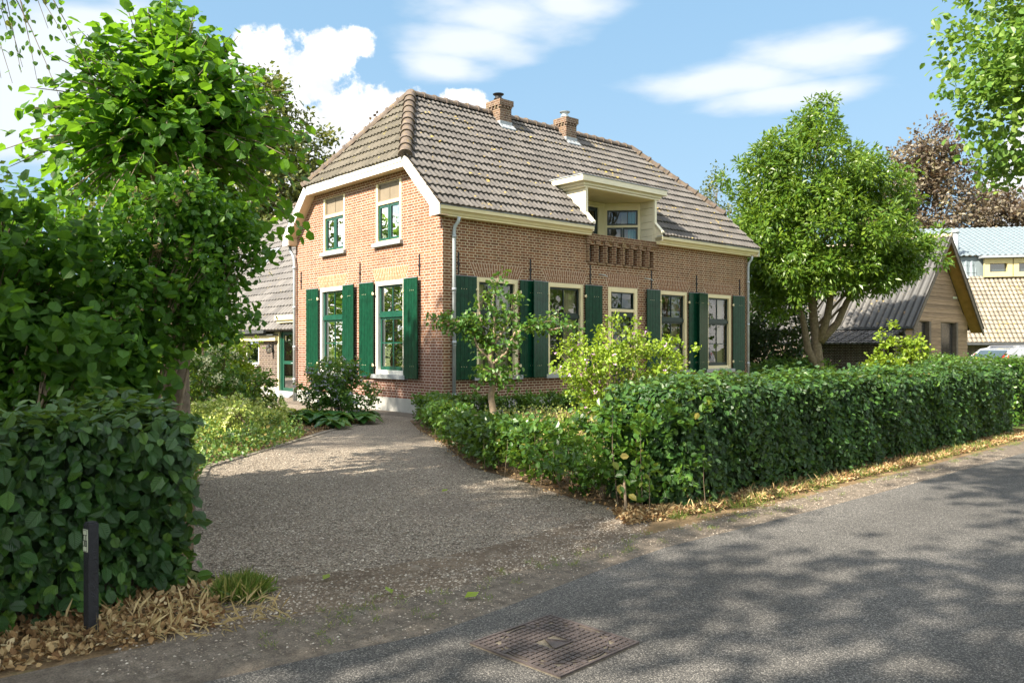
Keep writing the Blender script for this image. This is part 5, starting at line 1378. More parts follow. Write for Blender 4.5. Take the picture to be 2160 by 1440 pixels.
for i, (x, y, s, k) in enumerate(hp):
    hosta(x, y, s * 1.55, 'lf_hostay' if k else 'lf_hosta', 60 + i, HL[i], 'hostas along the left side of the drive')

def stuff_leaves(name, label, cat, n, area, zr_, size, m, seed, shape='dia', upd=0.6, up=0.7, hfun=None):
    rng = np.random.default_rng(seed); P = area(rng, n); n = len(P)
    z = rng.random(n) * zr_ if hfun is None else hfun(P, rng)
    P = np.column_stack([P, z + 0.012])
    D = rng.normal(size=(n, 3)) * .8 + np.array([0, 0, upd]); N = rng.normal(size=(n, 3)) * .6 + np.array([0, 0, up])
    o = leaves(name, P, D, N, size * rng.uniform(.6, 1.3, n), M[m], rng, None, shape)
    tag(o, label, cat, kind='stuff'); return o
def in_poly(poly):
    poly = np.array(poly)
    lo, hi = poly.min(0), poly.max(0)
    def test(P):
        x, y = P[:, 0], P[:, 1]; ins = np.zeros(len(P), bool); j = len(poly) - 1
        for i in range(len(poly)):
            xi, yi = poly[i]; xj, yj = poly[j]
            c = ((yi > y) != (yj > y)) & (x < (xj - xi) * (y - yi) / (yj - yi + 1e-12) + xi); ins ^= c; j = i
        return ins
    def area(rng, n):
        out = []
        while sum(map(len, out)) < n:
            q = lo + (hi - lo) * rng.random((n * 2, 2)); out.append(q[test(q)])
        return np.concatenate(out)[:n]
    return area
mound = lambda h, cx, cy, r: (lambda P, rng: h * rng.random(len(P)) ** 0.6 * np.clip(1.2 - np.hypot(P[:, 0] - cx, P[:, 1] - cy) / r, 0.12, 1))
stuff_leaves('sedum_patch', 'patch of pale sunlit sedum and geranium beside the hydrangea', 'ground cover', 9000, in_poly([(-5.9, 13.0), (-4.2, 12.4), (-4.0, 14.4), (-4.2, 15.2), (-5.6, 15.3)]), .4, 0.05, 'lf_sedum', 71, hfun=mound(0.55, -5.0, 13.8, 1.8))
for i, (x, y, sc_, lab) in enumerate([(-4.85, 14.2, 1, 'pale flowering sedum clump with flat cream heads, biggest one below the white hydrangea'), (-4.45, 13.0, .8, 'pale sedum clump nearest the drive edging, in front of the bigger ones'),
        (-5.4, 13.3, .9, 'pale sedum clump beside the lime trunk'), (-4.6, 15.4, .8, 'pale sedum clump next to the yellow-green hostas')]):
    s_, c_, o_, r_ = shrub('sedum_plant', lab, 'plant', (x, y, 0), [(x, y, 0.36 * sc_, 0.52 * sc_, 0.42, 0.28)], 55, 0.08, 16, 0.06, 'lf_sedum', 172 + i)
    flowers(c_, o_, r_, 26, 'fl_white', 0.022, s_, 26, 0.06, 'flower_head', 0.05, flat=True)
stuff_leaves('ground_cover', 'low mixed green cranesbill carpet along the left edge of the drive', 'ground cover', 11000, in_poly([(-2.3, 5.7), (-3.0, 7.5), (-3.75, 9.9), (-3.62, 11.4), (-3.4, 13.0), (-3.6, 14.2), (-4.4, 14.4), (-5.2, 12), (-6.2, 10), (-4.4, 6.5)]), 0.24, 0.058, 'lf_cover', 73, shape='ovate', hfun=lambda P, rng: 0.34 * rng.random(len(P)) ** 1.2 * np.clip(0.55 + 0.6 * np.sin(P[:, 0] * 4.3 + P[:, 1]) * np.cos(P[:, 1] * 3.1 - P[:, 0] * 1.7), 0.1, 1.1))
bedp = [(0.95, 8.1), (0.5, 9.0), (0.1, 10.0), (-0.3, 11.5), (-0.7, 13), (-1.1, 14.7), (-1.3, 16), (0.2, 16.6), (2.0, 17.8), (4.5, 19.5), (6.8, 16.5), (2.6, 9.7)]
stuff_leaves('ground_cover', 'low yellow-green plants and dry stalks in the sunny front bed', 'ground cover', 17000, in_poly(bedp), .2, 0.045, 'lf_sedum', 74, hfun=lambda P, rng: 0.32 * rng.random(len(P)) ** 1.3 * (0.35 + 0.65 * (np.sin(P[:, 0] * 2.3 + 1) * np.sin(P[:, 1] * 1.3) > -0.2)))
stuff_leaves('dry_stalks', 'brown dry stalks standing in the front bed', 'dead plants', 2600, in_poly(bedp), .1, 0.20, 'straw', 75, 'blade', 1.5, 0.0)
# fallen leaves
def litter(label, n, area, seed, size=0.034, m='litter', shape='curl', name='leaf_litter', h=0.03):
    return stuff_leaves(name, label, 'fallen leaves' if m == 'litter' else 'straw', n, area, h, size, m, seed, shape, 0.0, 1.2)
vergeR = [(0.95, 6.75), (2.2, 7.62), (3.7, 8.98), (6.8, 11.8), (9.2, 14.0), (8.9, 14.4), (1.4, 7.5), (0.9, 7.3)]
litter('dry brown leaves along the foot of the long right hedge', 24000, in_poly(vergeR), 81)
vergeL = [(-4.6, 1.25), (-3.6, 2.3), (-2.6, 3.45), (-1.8, 4.1), (-1.55, 4.35), (-1.8, 4.95), (-2.0, 5.1), (-2.3, 4.8), (-3.4, 3.4), (-5, 1.6)]
litter('dry brown leaves along the foot of the left hedge', 6500, in_poly(vergeL), 82, 0.040)
litter('straw and dry grass lying at the left verge', 450, in_poly([(-1.95, 4.05), (-1.5, 4.15), (-1.2, 4.5), (-1.7, 5.0), (-2.1, 4.7), (-2.5, 4.1)]), 83, 0.11, 'straw', 'thin', 'straw')
litter('thin dry stalks on the verge by the right hedge', 700, in_poly([(0.95, 6.75), (2.2, 7.62), (3.7, 8.98), (3.6, 9.4), (1.4, 7.5)]), 84, 0.10, 'straw', 'thin', 'straw')
litter('dry leaves under the loose low hedge and in the bed', 5200, in_poly([(1.0, 7.3), (0.45, 8.05), (-0.0, 9.1), (-0.6, 10.1), (-1.15, 12.6), (-1.8, 14.8), (-1.5, 15), (0.2, 15.5), (2.2, 16.5), (2.5, 12), (1.6, 8.5)]), 85, 0.034)
litter('dry leaves on the soil below the hostas', 1800, in_poly([(-3.9, 10.2), (-3.65, 11.5), (-3.3, 14.6), (-2.8, 16.4), (-3.4, 16.4), (-4.5, 14.5), (-4.6, 11)]), 86, 0.034)
edgeband = [(-1.3, 3.75), (-0.4, 4.4), (0.5, 5.5), (2.6, 7.45), (7, 11.55), (8.5, 13.2), (8.3, 13.3), (6.8, 11.8), (2.3, 7.6), (0.4, 5.85), (-0.3, 5.2), (-1.3, 4.5)]
stuff_leaves('grass', 'small grass tufts in the joints of the road edge strip', 'grass', 3500, lambda rng, n: (lambda c: np.repeat(c, 25, 0)[:n] + rng.normal(0, .022, (n, 2)))(in_poly(edgeband)(rng, n // 25)), 0.01, 0.032, 'lf_grass', 87, 'thin', 1.0, 0.2)
stuff_leaves('grass', 'grass fringe between the right hedge leaves and the strip', 'grass', 2500, lambda rng, n: (lambda c: np.repeat(c, 25, 0)[:n] + rng.normal(0, .05, (n, 2)))(in_poly([(0.9, 6.6), (2.3, 7.6), (6.8, 11.8), (9, 14), (9.1, 14.2), (4, 9.5), (1.2, 7.0)])(rng, n // 25)), 0.01, 0.08, 'lf_grass', 88, 'thin', 1.0, 0.2)
stuff_leaves('grass', 'tuft of pale grass at the corner of the left hedge', 'grass', 2200, lambda rng, n: np.array([-1.62, 4.85]) + rng.normal(0, .06, (n, 2)), 0.01, 0.11, 'lf_grass', 89, 'thin', 1.4, 0.2)

# pebbles in the near part of the drive
def pebbles():
    rng = np.random.default_rng(91)
    area = in_poly([(-1.9, 5.2), (-1.2, 4.75), (-0.2, 5.3), (0.4, 5.9), (1.0, 6.9), (0.5, 8.1), (0, 9.2), (-0.55, 10.2), (-1.1, 12), (-3.5, 12), (-3.7, 10), (-2.9, 7.4)])
    P = area(rng, 26000)
    P2 = in_poly([(-1.7, 4.3), (-0.75, 4.62), (-0.2, 5.05), (0.4, 5.62), (1.0, 6.3), (1.3, 7.2), (0.9, 7.2), (-0.2, 5.6), (-1.3, 5.1), (-2.0, 5.1)])(rng, 3600); P3 = in_poly([(-1.9, 3.6), (-0.5, 4.15), (0.5, 5.3), (2.6, 7.2), (7, 11.2), (7, 11.7), (2.3, 7.6), (0.3, 5.8), (-0.3, 5.2), (-2, 4.3)])(rng, 9000)
    keep = rng.random(len(P)) < np.clip(6.8 / P[:, 1], 0, 1) ** 1.5; P = np.concatenate([P[keep], P2, P3]); n = len(P)
    T = np.array([[1, 0, 0], [.3, .95, 0], [-.8, .6, 0], [-.8, -.6, 0], [.3, -.95, 0], [0.1, 0, 1], [0, 0, -1]], float)
    F = np.array([[0, 1, 5], [1, 2, 5], [2, 3, 5], [3, 4, 5], [4, 0, 5]])
    th = rng.random(n) * 6.28; s = rng.uniform(.5, 1.3, n) * 0.0072; c, sn = np.cos(th), np.sin(th)
    sc3 = np.stack([s * rng.uniform(.9, 1.6, n), s, s * rng.uniform(.5, .9, n)], 1)
    V = T[None] * sc3[:, None]; X_ = V[..., 0] * c[:, None] - V[..., 1] * sn[:, None]; Y_ = V[..., 0] * sn[:, None] + V[..., 1] * c[:, None]
    V = np.stack([X_ + P[:, :1], Y_ + P[:, 1:], V[..., 2] + 0.002], -1)
    o = np_mesh('gravel_stones', V.reshape(-1, 3), (np.arange(n)[:, None, None] * 7 + F[None]).reshape(-1, 3), M['pebble'], attr=np.repeat(rng.random(n), 7))
    tag(o, 'loose pebbles scattered over the gravel drive', 'pebbles', kind='stuff')
pebbles()

# ------------------------------------------------------------ apple tree, hibiscus and other single plants
def apple():
    rng = np.random.default_rng(101); bx, by = -0.30, 14.6
    root = empty('apple_tree', (bx, by, 0)); tag(root, 'slender old apple tree with a leaning trunk in the front bed before the house', 'tree')
    b = MB()
    b.tube([(0.02, 0, -.03), (-.03, 0, .3), (-.08, 0, .6), (-.02, 0, .95), (-.10, 0, 1.30), (-.06, 0, 1.5)], [.085, .062, .058, .056, .05, .045], 10)
    arms = [[(-.10, 0, 1.25), (-.32, -.05, 1.5), (-.42, 0, 1.75), (-.6, .0, 1.9), (-.85, -.1, 1.78)], [(-.42, 0, 1.75), (-.5, 0, 1.95), (-.9, 0, 1.98), (-1.15, 0, 2.0)],
            [(-.06, 0, 1.5), (.0, 0, 1.9), (-.05, .1, 2.3), (.05, 0, 2.75)], [(-.06, 0, 1.5), (.15, 0, 1.8), (.3, .1, 2.2), (.35, 0, 2.5)],
            [(-.04, 0, 1.2), (.2, -.1, 1.4), (.35, -.1, 1.75), (.75, -.15, 1.9), (1.15, -.1, 2.02)], [(.75, -.15, 1.9), (1.0, -.1, 1.8), (1.35, -.1, 1.88)],
            [(-.02, 0, .9), (.18, -.05, 1.0), (.35, -.05, .95)], [(-.05, 0, 1.4), (-.25, .1, 1.8), (-.3, .1, 2.3)], [(-.03, 0, 1.0), (-.2, -.1, 1.1), (-.25, -.1, .8)]]
    P = []; O = []
    for a in arms:
        b.tube(a, [0.034 * (1 - .8 * i / (len(a) - 1)) for i in range(len(a))], 6, cap=False)
        for i in range(1, len(a)):
            for k in range(9):
                q = Vector(a[i - 1]).lerp(Vector(a[i]), rng.random()); o_ = Vector(rng.normal(size=3)) * Vector((1, 1, .7)); o_.normalize()
                e = q + o_ * rng.uniform(.05, .20) + Vector((0, 0, .03)); P.append(e); O.append(o_); b.tube([q, e], [.006, .002], 4, cap=False)
    b.build('trunk', M['bark_l'], root)
    crown_leaves('crown', np.array(P), np.array(O), 0.10, 10, 0.080, M['lf_apple'], rng, root, 'ovate', 0.35, 0.7)
apple()
s_, c_, o_, r_ = shrub('hibiscus', 'sunlit yellow-green hibiscus bush with scattered pink flowers before the front door', 'shrub', (1.42, 11.5, 0),
      [(1.5, 11.5, 1.05, 0.85, 0.7, 0.55), (1.0, 11.4, 1.25, 0.55, 0.5, 0.45), (2.1, 11.6, 1.3, 0.55, 0.5, 0.42), (1.5, 11.5, 1.6, 0.5, 0.5, 0.4), (2.35, 11.5, 0.9, .4, .4, .3), (1.3, 11.4, .6, .5, .4, .4)],
      270, 0.085, 26, 0.050, 'lf_hib', 102, nstem=30, stem_r=0.014, bark='bark_l', droop=0.05, up=0.6, shell=0.3)
flowers(c_, o_, r_, 34, 'fl_pink', 0.034, s_, 6, 0.022, 'flower', 0.08)
shrub('young_tree', 'small bright yellow-green young shrub just behind the long right hedge', 'shrub', (8.6, 18.2, 0),
      [(8.7, 18.2, 1.35, 0.5, 0.4, 0.38), (8.35, 18.2, 1.1, 0.5, 0.4, 0.25), (8.45, 18.2, 1.75, 0.2, 0.2, 0.3), (9.05, 18.2, 1.45, .35, .3, .25)], 85, 0.10, 20, 0.085, 'lf_hib', 103, nstem=10, stem_r=0.012, shape='ovate')
def sapling():
    rng = np.random.default_rng(104); root = empty('sapling', (1.0, 7.18, 0)); tag(root, 'short bare-stemmed sapling with large pale leaves at the near end of the long hedge', 'plant')
    b = MB(); b.tube([(0, 0, -0.01), (.005, 0, .12), (-.005, 0, .28), (0.0, 0, .36)], [.014, .013, .012, .007], 8); b.build('stem', M['bark_l'], root)
    n = 26; P = np.array([0, 0, .33]) + rng.normal(size=(n, 3)) * np.array([.07, .05, .09]); D = rng.normal(size=(n, 3)) + np.array([0, 0, -.4]); N = rng.normal(size=(n, 3)) * .4 + np.array([0, -.4, .9])
    leaves('foliage', P, D, N, rng.uniform(.06, .10, n), M['lf_low'], rng, root, 'ovate')
sapling()
def fallen(x, y, s, rz, lab):
    rng = np.random.default_rng(int(abs(x * 100) + abs(y * 10))); o = leaves('fallen_leaf', np.array([[0, 0, 0.012]]), np.array([[math.cos(rz), math.sin(rz), .06]]), np.array([[.1, -.15, 1.]]), s, M['lf_yg'], rng, None, 'curl', np.array([.8]))
    o.location = (x, y, 0.006); tag(o, lab, 'leaf')
fallen(-0.28, 4.78, .09, .3, 'single bright green leaf lying on the road edge strip')
fallen(-0.72, 4.86, .08, 2.2, 'yellow-green leaf lying on the dirt left of the bright green leaf')
fallen(-1.20, 5.15, .07, 1.2, 'pale leaf lying at the mouth of the drive nearest the left hedge')
fallen(-0.72, 8.3, .07, .5, 'green leaf lying in the middle of the gravel drive')

# ------------------------------------------------------------ trees beyond
tree('ash_tree', 'large bright green tree with a forked trunk right of the house', 'tree', (10.55, 27.8, 0), (10.3, 27.8, 5.2), 0.20,
     [(10.4, 27.8, 5.4, 3.4, 2.9, 1.9), (10.2, 27.8, 7.3, 2.6, 2.3, 1.7), (10.5, 27.6, 9.1, 0.9, 1.0, 0.8), (9.2, 27.7, 8.0, 1.0, 1.0, .8), (12.9, 27.3, 4.7, 1.5, 1.5, 1.0), (8.9, 27.4, 4.6, 1.5, 1.5, 1.5), (12.5, 27.2, 3.75, .8, .8, .35), (9.0, 27.0, 3.2, 0.8, 0.9, .8), (12.3, 27.8, 6.6, 1.5, 1.5, 1.2), (10.3, 27.2, 3.9, 2.5, 1.9, .75), (11.9, 27.0, 4.2, 1.6, 1.2, .7)],
     1350, 0.30, 44, 0.185, 'lf_ash', 111, bark='bark', shape='long', nlimb=22, shell=0.42, droop=0.3, up=0.9, whorl=True, forks=[(-.9, -.2, 3.3), (1.2, -.3, 3.6), (.5, -.3, 4.4)])
b = MB()
tree('oak_tree', 'spreading oak whose leafy branches hang in from the top right corner', 'tree', (13.6, 14.5, 0), (13.2, 14.5, 7.5), 0.34,
     [(8.85, 13.2, 6.1, 1.8, 1.6, 1.2), (8.1, 13.1, 5.2, 0.9, 0.9, 0.8), (9.8, 13.3, 7.2, 2.6, 2.2, 1.5), (12.5, 14.2, 8.8, 4.0, 4.0, 3.0), (8.45, 13.4, 4.45, 0.55, 0.6, 0.5)],
     900, 0.28, 40, 0.125, 'lf_oak', 112, nlimb=34, shell=0.35, droop=0.1)
far = [
    ('tall_tree', 'tall yellow-green tree with a ragged top behind the rear wing', (-10.8, 38, 0), [(-11.0, 38, 8.6, 2.6, 2.6, 5.0), (-10.2, 38, 6.0, 3.4, 3, 4.0), (-11.6, 38, 12.6, 1.3, 1.3, 1.9), (-9.0, 38, 9.2, 1.3, 1.3, 1.6)], 620, .42, 42, .24, 'lf_far', 121),
    ('copper_beech', 'dark copper beech peeping over the left roof hip', (-8.0, 44, 0), [(-8.0, 44, 9.2, 3.2, 3, 3.6), (-7.0, 44, 12.0, 1.5, 1.5, 1.6), (-9.5, 44, 7.5, 2.5, 2.5, 3.5)], 300, .5, 32, .24, 'lf_copper', 122),
    ('birch_tree', 'thin sparse birch just right of the roof', (11.0, 46, 0), [(10.8, 46, 8.2, 1.3, 1.3, 2.4), (11.6, 46, 10.6, 0.5, .5, 1.3), (12.6, 46, 8.0, 1.0, 1.0, 1.8), (10.3, 46, 10, .5, .5, 1.0)], 120, .38, 28, .18, 'lf_far', 123),
    ('copper_beech', 'large copper beech behind the bright green tree on the right', (40.0, 77, 0), [(39.8, 77, 12.4, 5.6, 4.5, 8.6), (39.2, 77, 19.4, 3.1, 3, 3.8), (36.5, 77, 10.7, 3.3, 3, 6.6)], 620, .75, 36, .38, 'lf_copper', 124),
    ('copper_beech', 'broad copper beech at the right edge above the blue roof', (51, 80, 0), [(50.3, 80, 11.4, 6.6, 5, 6.6), (56, 80, 10.4, 6, 5, 7.4), (47.5, 80, 14.0, 3.3, 3, 3.6)], 620, .8, 36, .40, 'lf_copper', 125),
    ('background_tree', 'dense green tree behind the garden at the far left', (-24, 32, 0), [(-24, 32, 5, 5, 4, 4.5)], 300, .6, 32, .28, 'lf_dark', 126),
    ('background_tree', 'green tree behind the rear wing left of the tall one', (-16.5, 36, 0), [(-16.5, 36, 5, 4, 3.5, 4.6)], 300, .55, 32, .26, 'lf_far', 127),
    ('background_tree', 'rounded tree standing between the house and the wooden garage, far back', (17.0, 52, 0), [(17, 52, 4.8, 4.4, 3.5, 4.4)], 260, .6, 32, .28, 'lf_dark', 128),
]
for nm, lab, bs, bl, nc_, rc_, per_, sz_, lm_, sd_ in far:
    tree(nm, lab, 'tree', bs, (bs[0], bs[1], bl[0][2] + 1), 0.28, bl, nc_, rc_, per_, sz_, lm_, sd_, shape='dia', nlimb=16, shell=0.4, up=0.5)
for x, y, z, rx, rz_, sd_, lm_, lab in [(9.9, 30.2, 2.0, 1.5, 2.2, 131, 'lf_dark', 'tall dark evergreen shrub immediately right of the house'), (8.6, 31.5, 2.4, 1.5, 2.3, 132, 'lf_dark', 'dark evergreen shrub half hidden behind the house corner'),
                                      (9.6, 28.4, 0.5, 1.4, 0.55, 133, 'lf_apple', 'low mid-green bush at the foot of the tall dark shrub')]:
    shrub('evergreen_shrub', lab, 'shrub', (x, y, 0), [(x, y, z, rx, 1.2, rz_)], 200, .26, 34, .12, lm_, sd_)
# trees behind and beside the viewpoint: they shade the road and the drive
shade = [
    ('oak_tree', 'broad oak beside the road left of the viewpoint', (-10.4, -1.6, 0), [(-10.0, -0.5, 9.0, 3.0, 2.7, 2.2)], 235, 'lf_oak', 141),
    ('oak_tree', 'tall roadside oak behind the viewpoint', (-5.2, -5.2, 0), [(-4.6, -4.4, 9.8, 4.0, 3.8, 2.8), (-1.2, -2.8, 10.2, 2.6, 2.4, 1.8), (-2.3, 1.1, 11.0, 2.6, 2.3, 1.6)], 165, 'lf_oak', 142),
    ('oak_tree', 'roadside oak on the far side of the road, leaning over it', (3.4, -2.4, 0), [(0.8, -0.4, 10.6, 3.2, 2.6, 2.0), (3.0, 0.8, 11.5, 3.0, 2.6, 2.0)], 66, 'lf_oak', 143),
    ('maple_tree', 'garden maple beyond the left edge of the view', (-13.5, 9.3, 0), [(-12.3, 8.6, 11.6, 2.4, 2.4, 2.6)], 230, 'lf_hazel', 144),
    ('birch_tree', 'birch whose thin hanging twigs reach into the top left corner', (-8.2, 9.0, 0), [(-7.7, 8.7, 6.6, 1.5, 1.4, 1.4)], 70, 'lf_hazel', 145),
]
for nm, lab, bs, bl, nc_, lm_, sd_ in shade:
    tree(nm, lab, 'tree', bs, (bl[0][0] * .8 + bs[0] * .2, bl[0][1] * .8 + bs[1] * .2, bl[0][2] - 1.5), 0.30 if sd_ != 145 else .10, bl, nc_, 0.62 if sd_ != 145 else .2, 60, 0.24 if sd_ != 145 else .07, lm_, sd_, shape='dia', nlimb=22, shell=0.15, up=0.9)
for i, (x, y, h_, lab) in enumerate([(14, -2, 6.5, 'leafy tree across the road nearest the viewpoint'), (21, 4.5, 7.5, 'leafy tree across the road, second from the viewpoint'), (28, 11, 6.5, 'leafy tree across the road, third from the viewpoint'), (35, 18, 7.5, 'leafy tree across the road, fourth from the viewpoint'), (43, 25, 7, 'leafy tree across the road, farthest from the viewpoint'), (-20, 24, 7.5, 'unseen garden tree added to reflect in the gable windows'), (-21, 17, 6.5, 'second unseen garden tree added to reflect in the gable windows')]):  # the two garden trees are unseen, added for the gable panes to reflect
    tree('roadside_tree', lab, 'tree', (x, y, 0), (x, y, h_ - 2), .22, [(x, y, h_ * .5, 3.6, 3.2, h_ * .52)], 130, .6, 26, .34, 'lf_oak', 160 + i, shape='dia', nlimb=10)
def hanging_twigs():
    rng = np.random.default_rng(151); root = [o for o in sc.objects if o.name.startswith('birch_tree') and 'hanging' in o.get('label', '')][0]
    b = MB(); P = []; D = []; N = []
    bx, by = root.location.x, root.location.y
    for i in range(26):
        x0 = rng.uniform(-5.2, -4.3); y0 = rng.uniform(6.3, 7.4); z0 = rng.uniform(4.9, 5.3)
        L = rng.uniform(0.7, 1.35); dx = rng.uniform(.15, .75)
        q = [Vector((x0 - bx + dx * f, y0 - by + .1 * f, z0 - L * f ** 1.4)) for f in np.linspace(0, 1, 6)]
        b.tube(q, [.008, .006, .005, .004, .003, .002], 4, cap=False)
        for f in np.arange(.15, 1, .045):
            k = f * 5; j = int(k); P.append(q[j].lerp(q[min(5, j + 1)], k - j) + Vector(rng.normal(size=3)) * .045); D.append(Vector(rng.normal(size=3)) * .5 + Vector((.1, 0, -1))); N.append(Vector(rng.normal(size=3)) * .7 + Vector((.2, -.3, .5)))
    b.build('twig', M['twig'], root); leaves('foliage', np.array(P), np.array(D), np.array(N), rng.uniform(.05, .075, len(P)), M['lf_hazel'], rng, root, 'ovate')
hanging_twigs()

# ------------------------------------------------------------ number post and manhole
def number_post():
    t = empty('number_post', (-2.19, 4.22, 0), R(55)); tag(t, 'black plastic post with a cream house number plate before the left hedge', 'post')
    b = MB(); b.box(-0.027, 0.027, -0.027, 0.027, -0.02, 0.578); b.box(-.023, .023, -.023, .023, .578, .585); b.build('post', M['post'], t, bevel=0.005)
    b = MB(); b.box(-0.0315, -0.0275, -0.021, 0.021, 0.435, 0.55); b.build('number_plate', M['plate'], t)
    b = MB()
    def seg(y0, y1, z0, z1): b.box(-0.0332, -0.0322, y0, y1, z0, z1)
    def digit(yc, segs):                   # seen from outside, left is +y
        h, wd, s, z = 0.030, 0.0072, 0.0038, 0.4925
        if 'a' in segs: seg(yc - wd, yc + wd, z + h - s, z + h)
        if 'g' in segs: seg(yc - wd, yc + wd, z - s / 2, z + s / 2)
        if 'd' in segs: seg(yc - wd, yc + wd, z - h, z - h + s)
        if 'f' in segs: seg(yc + wd - s, yc + wd, z, z + h)
        if 'e' in segs: seg(yc + wd - s, yc + wd, z - h, z)
        if 'b' in segs: seg(yc - wd, yc - wd + s, z, z + h)
        if 'c' in segs: seg(yc - wd, yc - wd + s, z - h, z)
    digit(0.0095, 'afgcd'); digit(-0.0095, 'afgedc')
    seg(-0.0195, 0.0195, 0.5455, 0.547); seg(-0.0195, 0.0195, 0.438, 0.4395); seg(-0.0195, -0.0185, 0.4395, 0.5455); seg(0.0185, 0.0195, 0.4395, 0.5455)
    b.build('number', M['ink'], t)
number_post()

def manhole():
    c = ((-0.20 + 0.62) / 2, 4.05); t = empty('manhole_cover', (0.213, 4.05, 0.010), R(45.5)); tag(t, 'square cast iron manhole cover with a round grid lid set in the road', 'manhole cover')
    h = 0.30
    b = MB(); b.box(-h, h, -h, h, -0.01, 0.004); b.build('bed', M['sand'], t)
    b = MB()
    for s in (-1, 1):
        b.box(-h, h, *sorted((s * h, s * (h - .014))), .0045, .0125); b.box(*sorted((s * h, s * (h - .014))), -h + .0145, h - .0145, .0045, .0125)
    n = 16; p = 2 * (h - .016) / n; Rr = 0.268
    fr = MB(); 
    for i in range(n):
        for j in range(n):
            x0, y0 = -h + .016 + i * p, -h + .016 + j * p; cx_, cy_ = x0 + p / 2, y0 + p / 2; r = math.hypot(cx_, cy_)
            tri = (-0.075 < cy_ < 0.07 and abs(cx_) < 0.075)
            if abs(r - Rr) < 0.010 or tri: continue
            (b if r > Rr else fr).box(x0 + .0045, x0 + p - .0045, y0 + .0045, y0 + p - .0045, .0045, .0115)
    b.build('frame', M['castiron'], t)
    fr.prism([(0.065, -0.055, .0045), (0.0, 0.065, .0045), (-0.065, -0.055, .0045)], (0, 0, .004))
    for p0, p1 in (((.065, -.055), (0, .065)), ((0, .065), (-.065, -.055)), ((-.065, -.055), (.065, -.055))): fr.beam((*p0, .0105), (*p1, .0105), .007, .005)
    for k in range(72):
        a0, a1 = k * math.pi / 36, (k + 1) * math.pi / 36
        fr.beam((Rr * math.cos(a0) * .985, Rr * math.sin(a0) * .985, .008), (Rr * math.cos(a1) * .985, Rr * math.sin(a1) * .985, .008), .006, .006)
    for s in (-1, 1): fr.box(-.02 + s * .17, .02 + s * .17, -.008, .008, .0116, .0128)
    fr.build('lid', M['castiron'], t)
manhole()

# ------------------------------------------------------------ garage with lean-to
def corr_sheet(name, o, ax, up, width, length, per, amp, m, parent, rows=None, ns=6):
    o = np.array(o, float); A = np.array(ax, float); A /= np.linalg.norm(A); U = np.array(up, float); U /= np.linalg.norm(U); N = np.cross(A, U); N *= np.sign(N[2])
    nc = int(width / per) * ns + 1; s = np.linspace(0, width, nc); prof = amp * np.cos(2 * np.pi * s / per)
    rows = rows or length; nr = int(math.ceil(length / rows)); V = []; F = []; UV = []
    for r in range(nr):
        t0, t1 = r * rows, min(length, (r + 1) * rows + .03)
        for tt, hh in ((t0, prof + .0), (t0, prof + .03), (t1, prof + .005)): V.append(o + s[:, None] * A + tt * U + hh[:, None] * N); UV.append(np.stack([s, np.full(nc, min(tt, t0 + rows * .95))], 1))
        b0 = r * 3 * nc; i = np.arange(nc - 1)
        for k in (0, 1): F.append(np.stack([b0 + k * nc + i, b0 + k * nc + i + 1, b0 + (k + 1) * nc + i + 1, b0 + (k + 1) * nc + i], 1))
    return np_mesh(name, np.concatenate(V), np.concatenate(F), m, parent, uv=np.concatenate(UV))
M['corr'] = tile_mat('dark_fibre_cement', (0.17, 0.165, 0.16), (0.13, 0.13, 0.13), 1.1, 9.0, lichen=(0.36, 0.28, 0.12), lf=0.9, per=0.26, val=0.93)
M['cladglass'] = simple('dark_slatted_glass', (0.045, 0.042, 0.04), 0.18, vary=0.3, scale=5, spec=0.6)
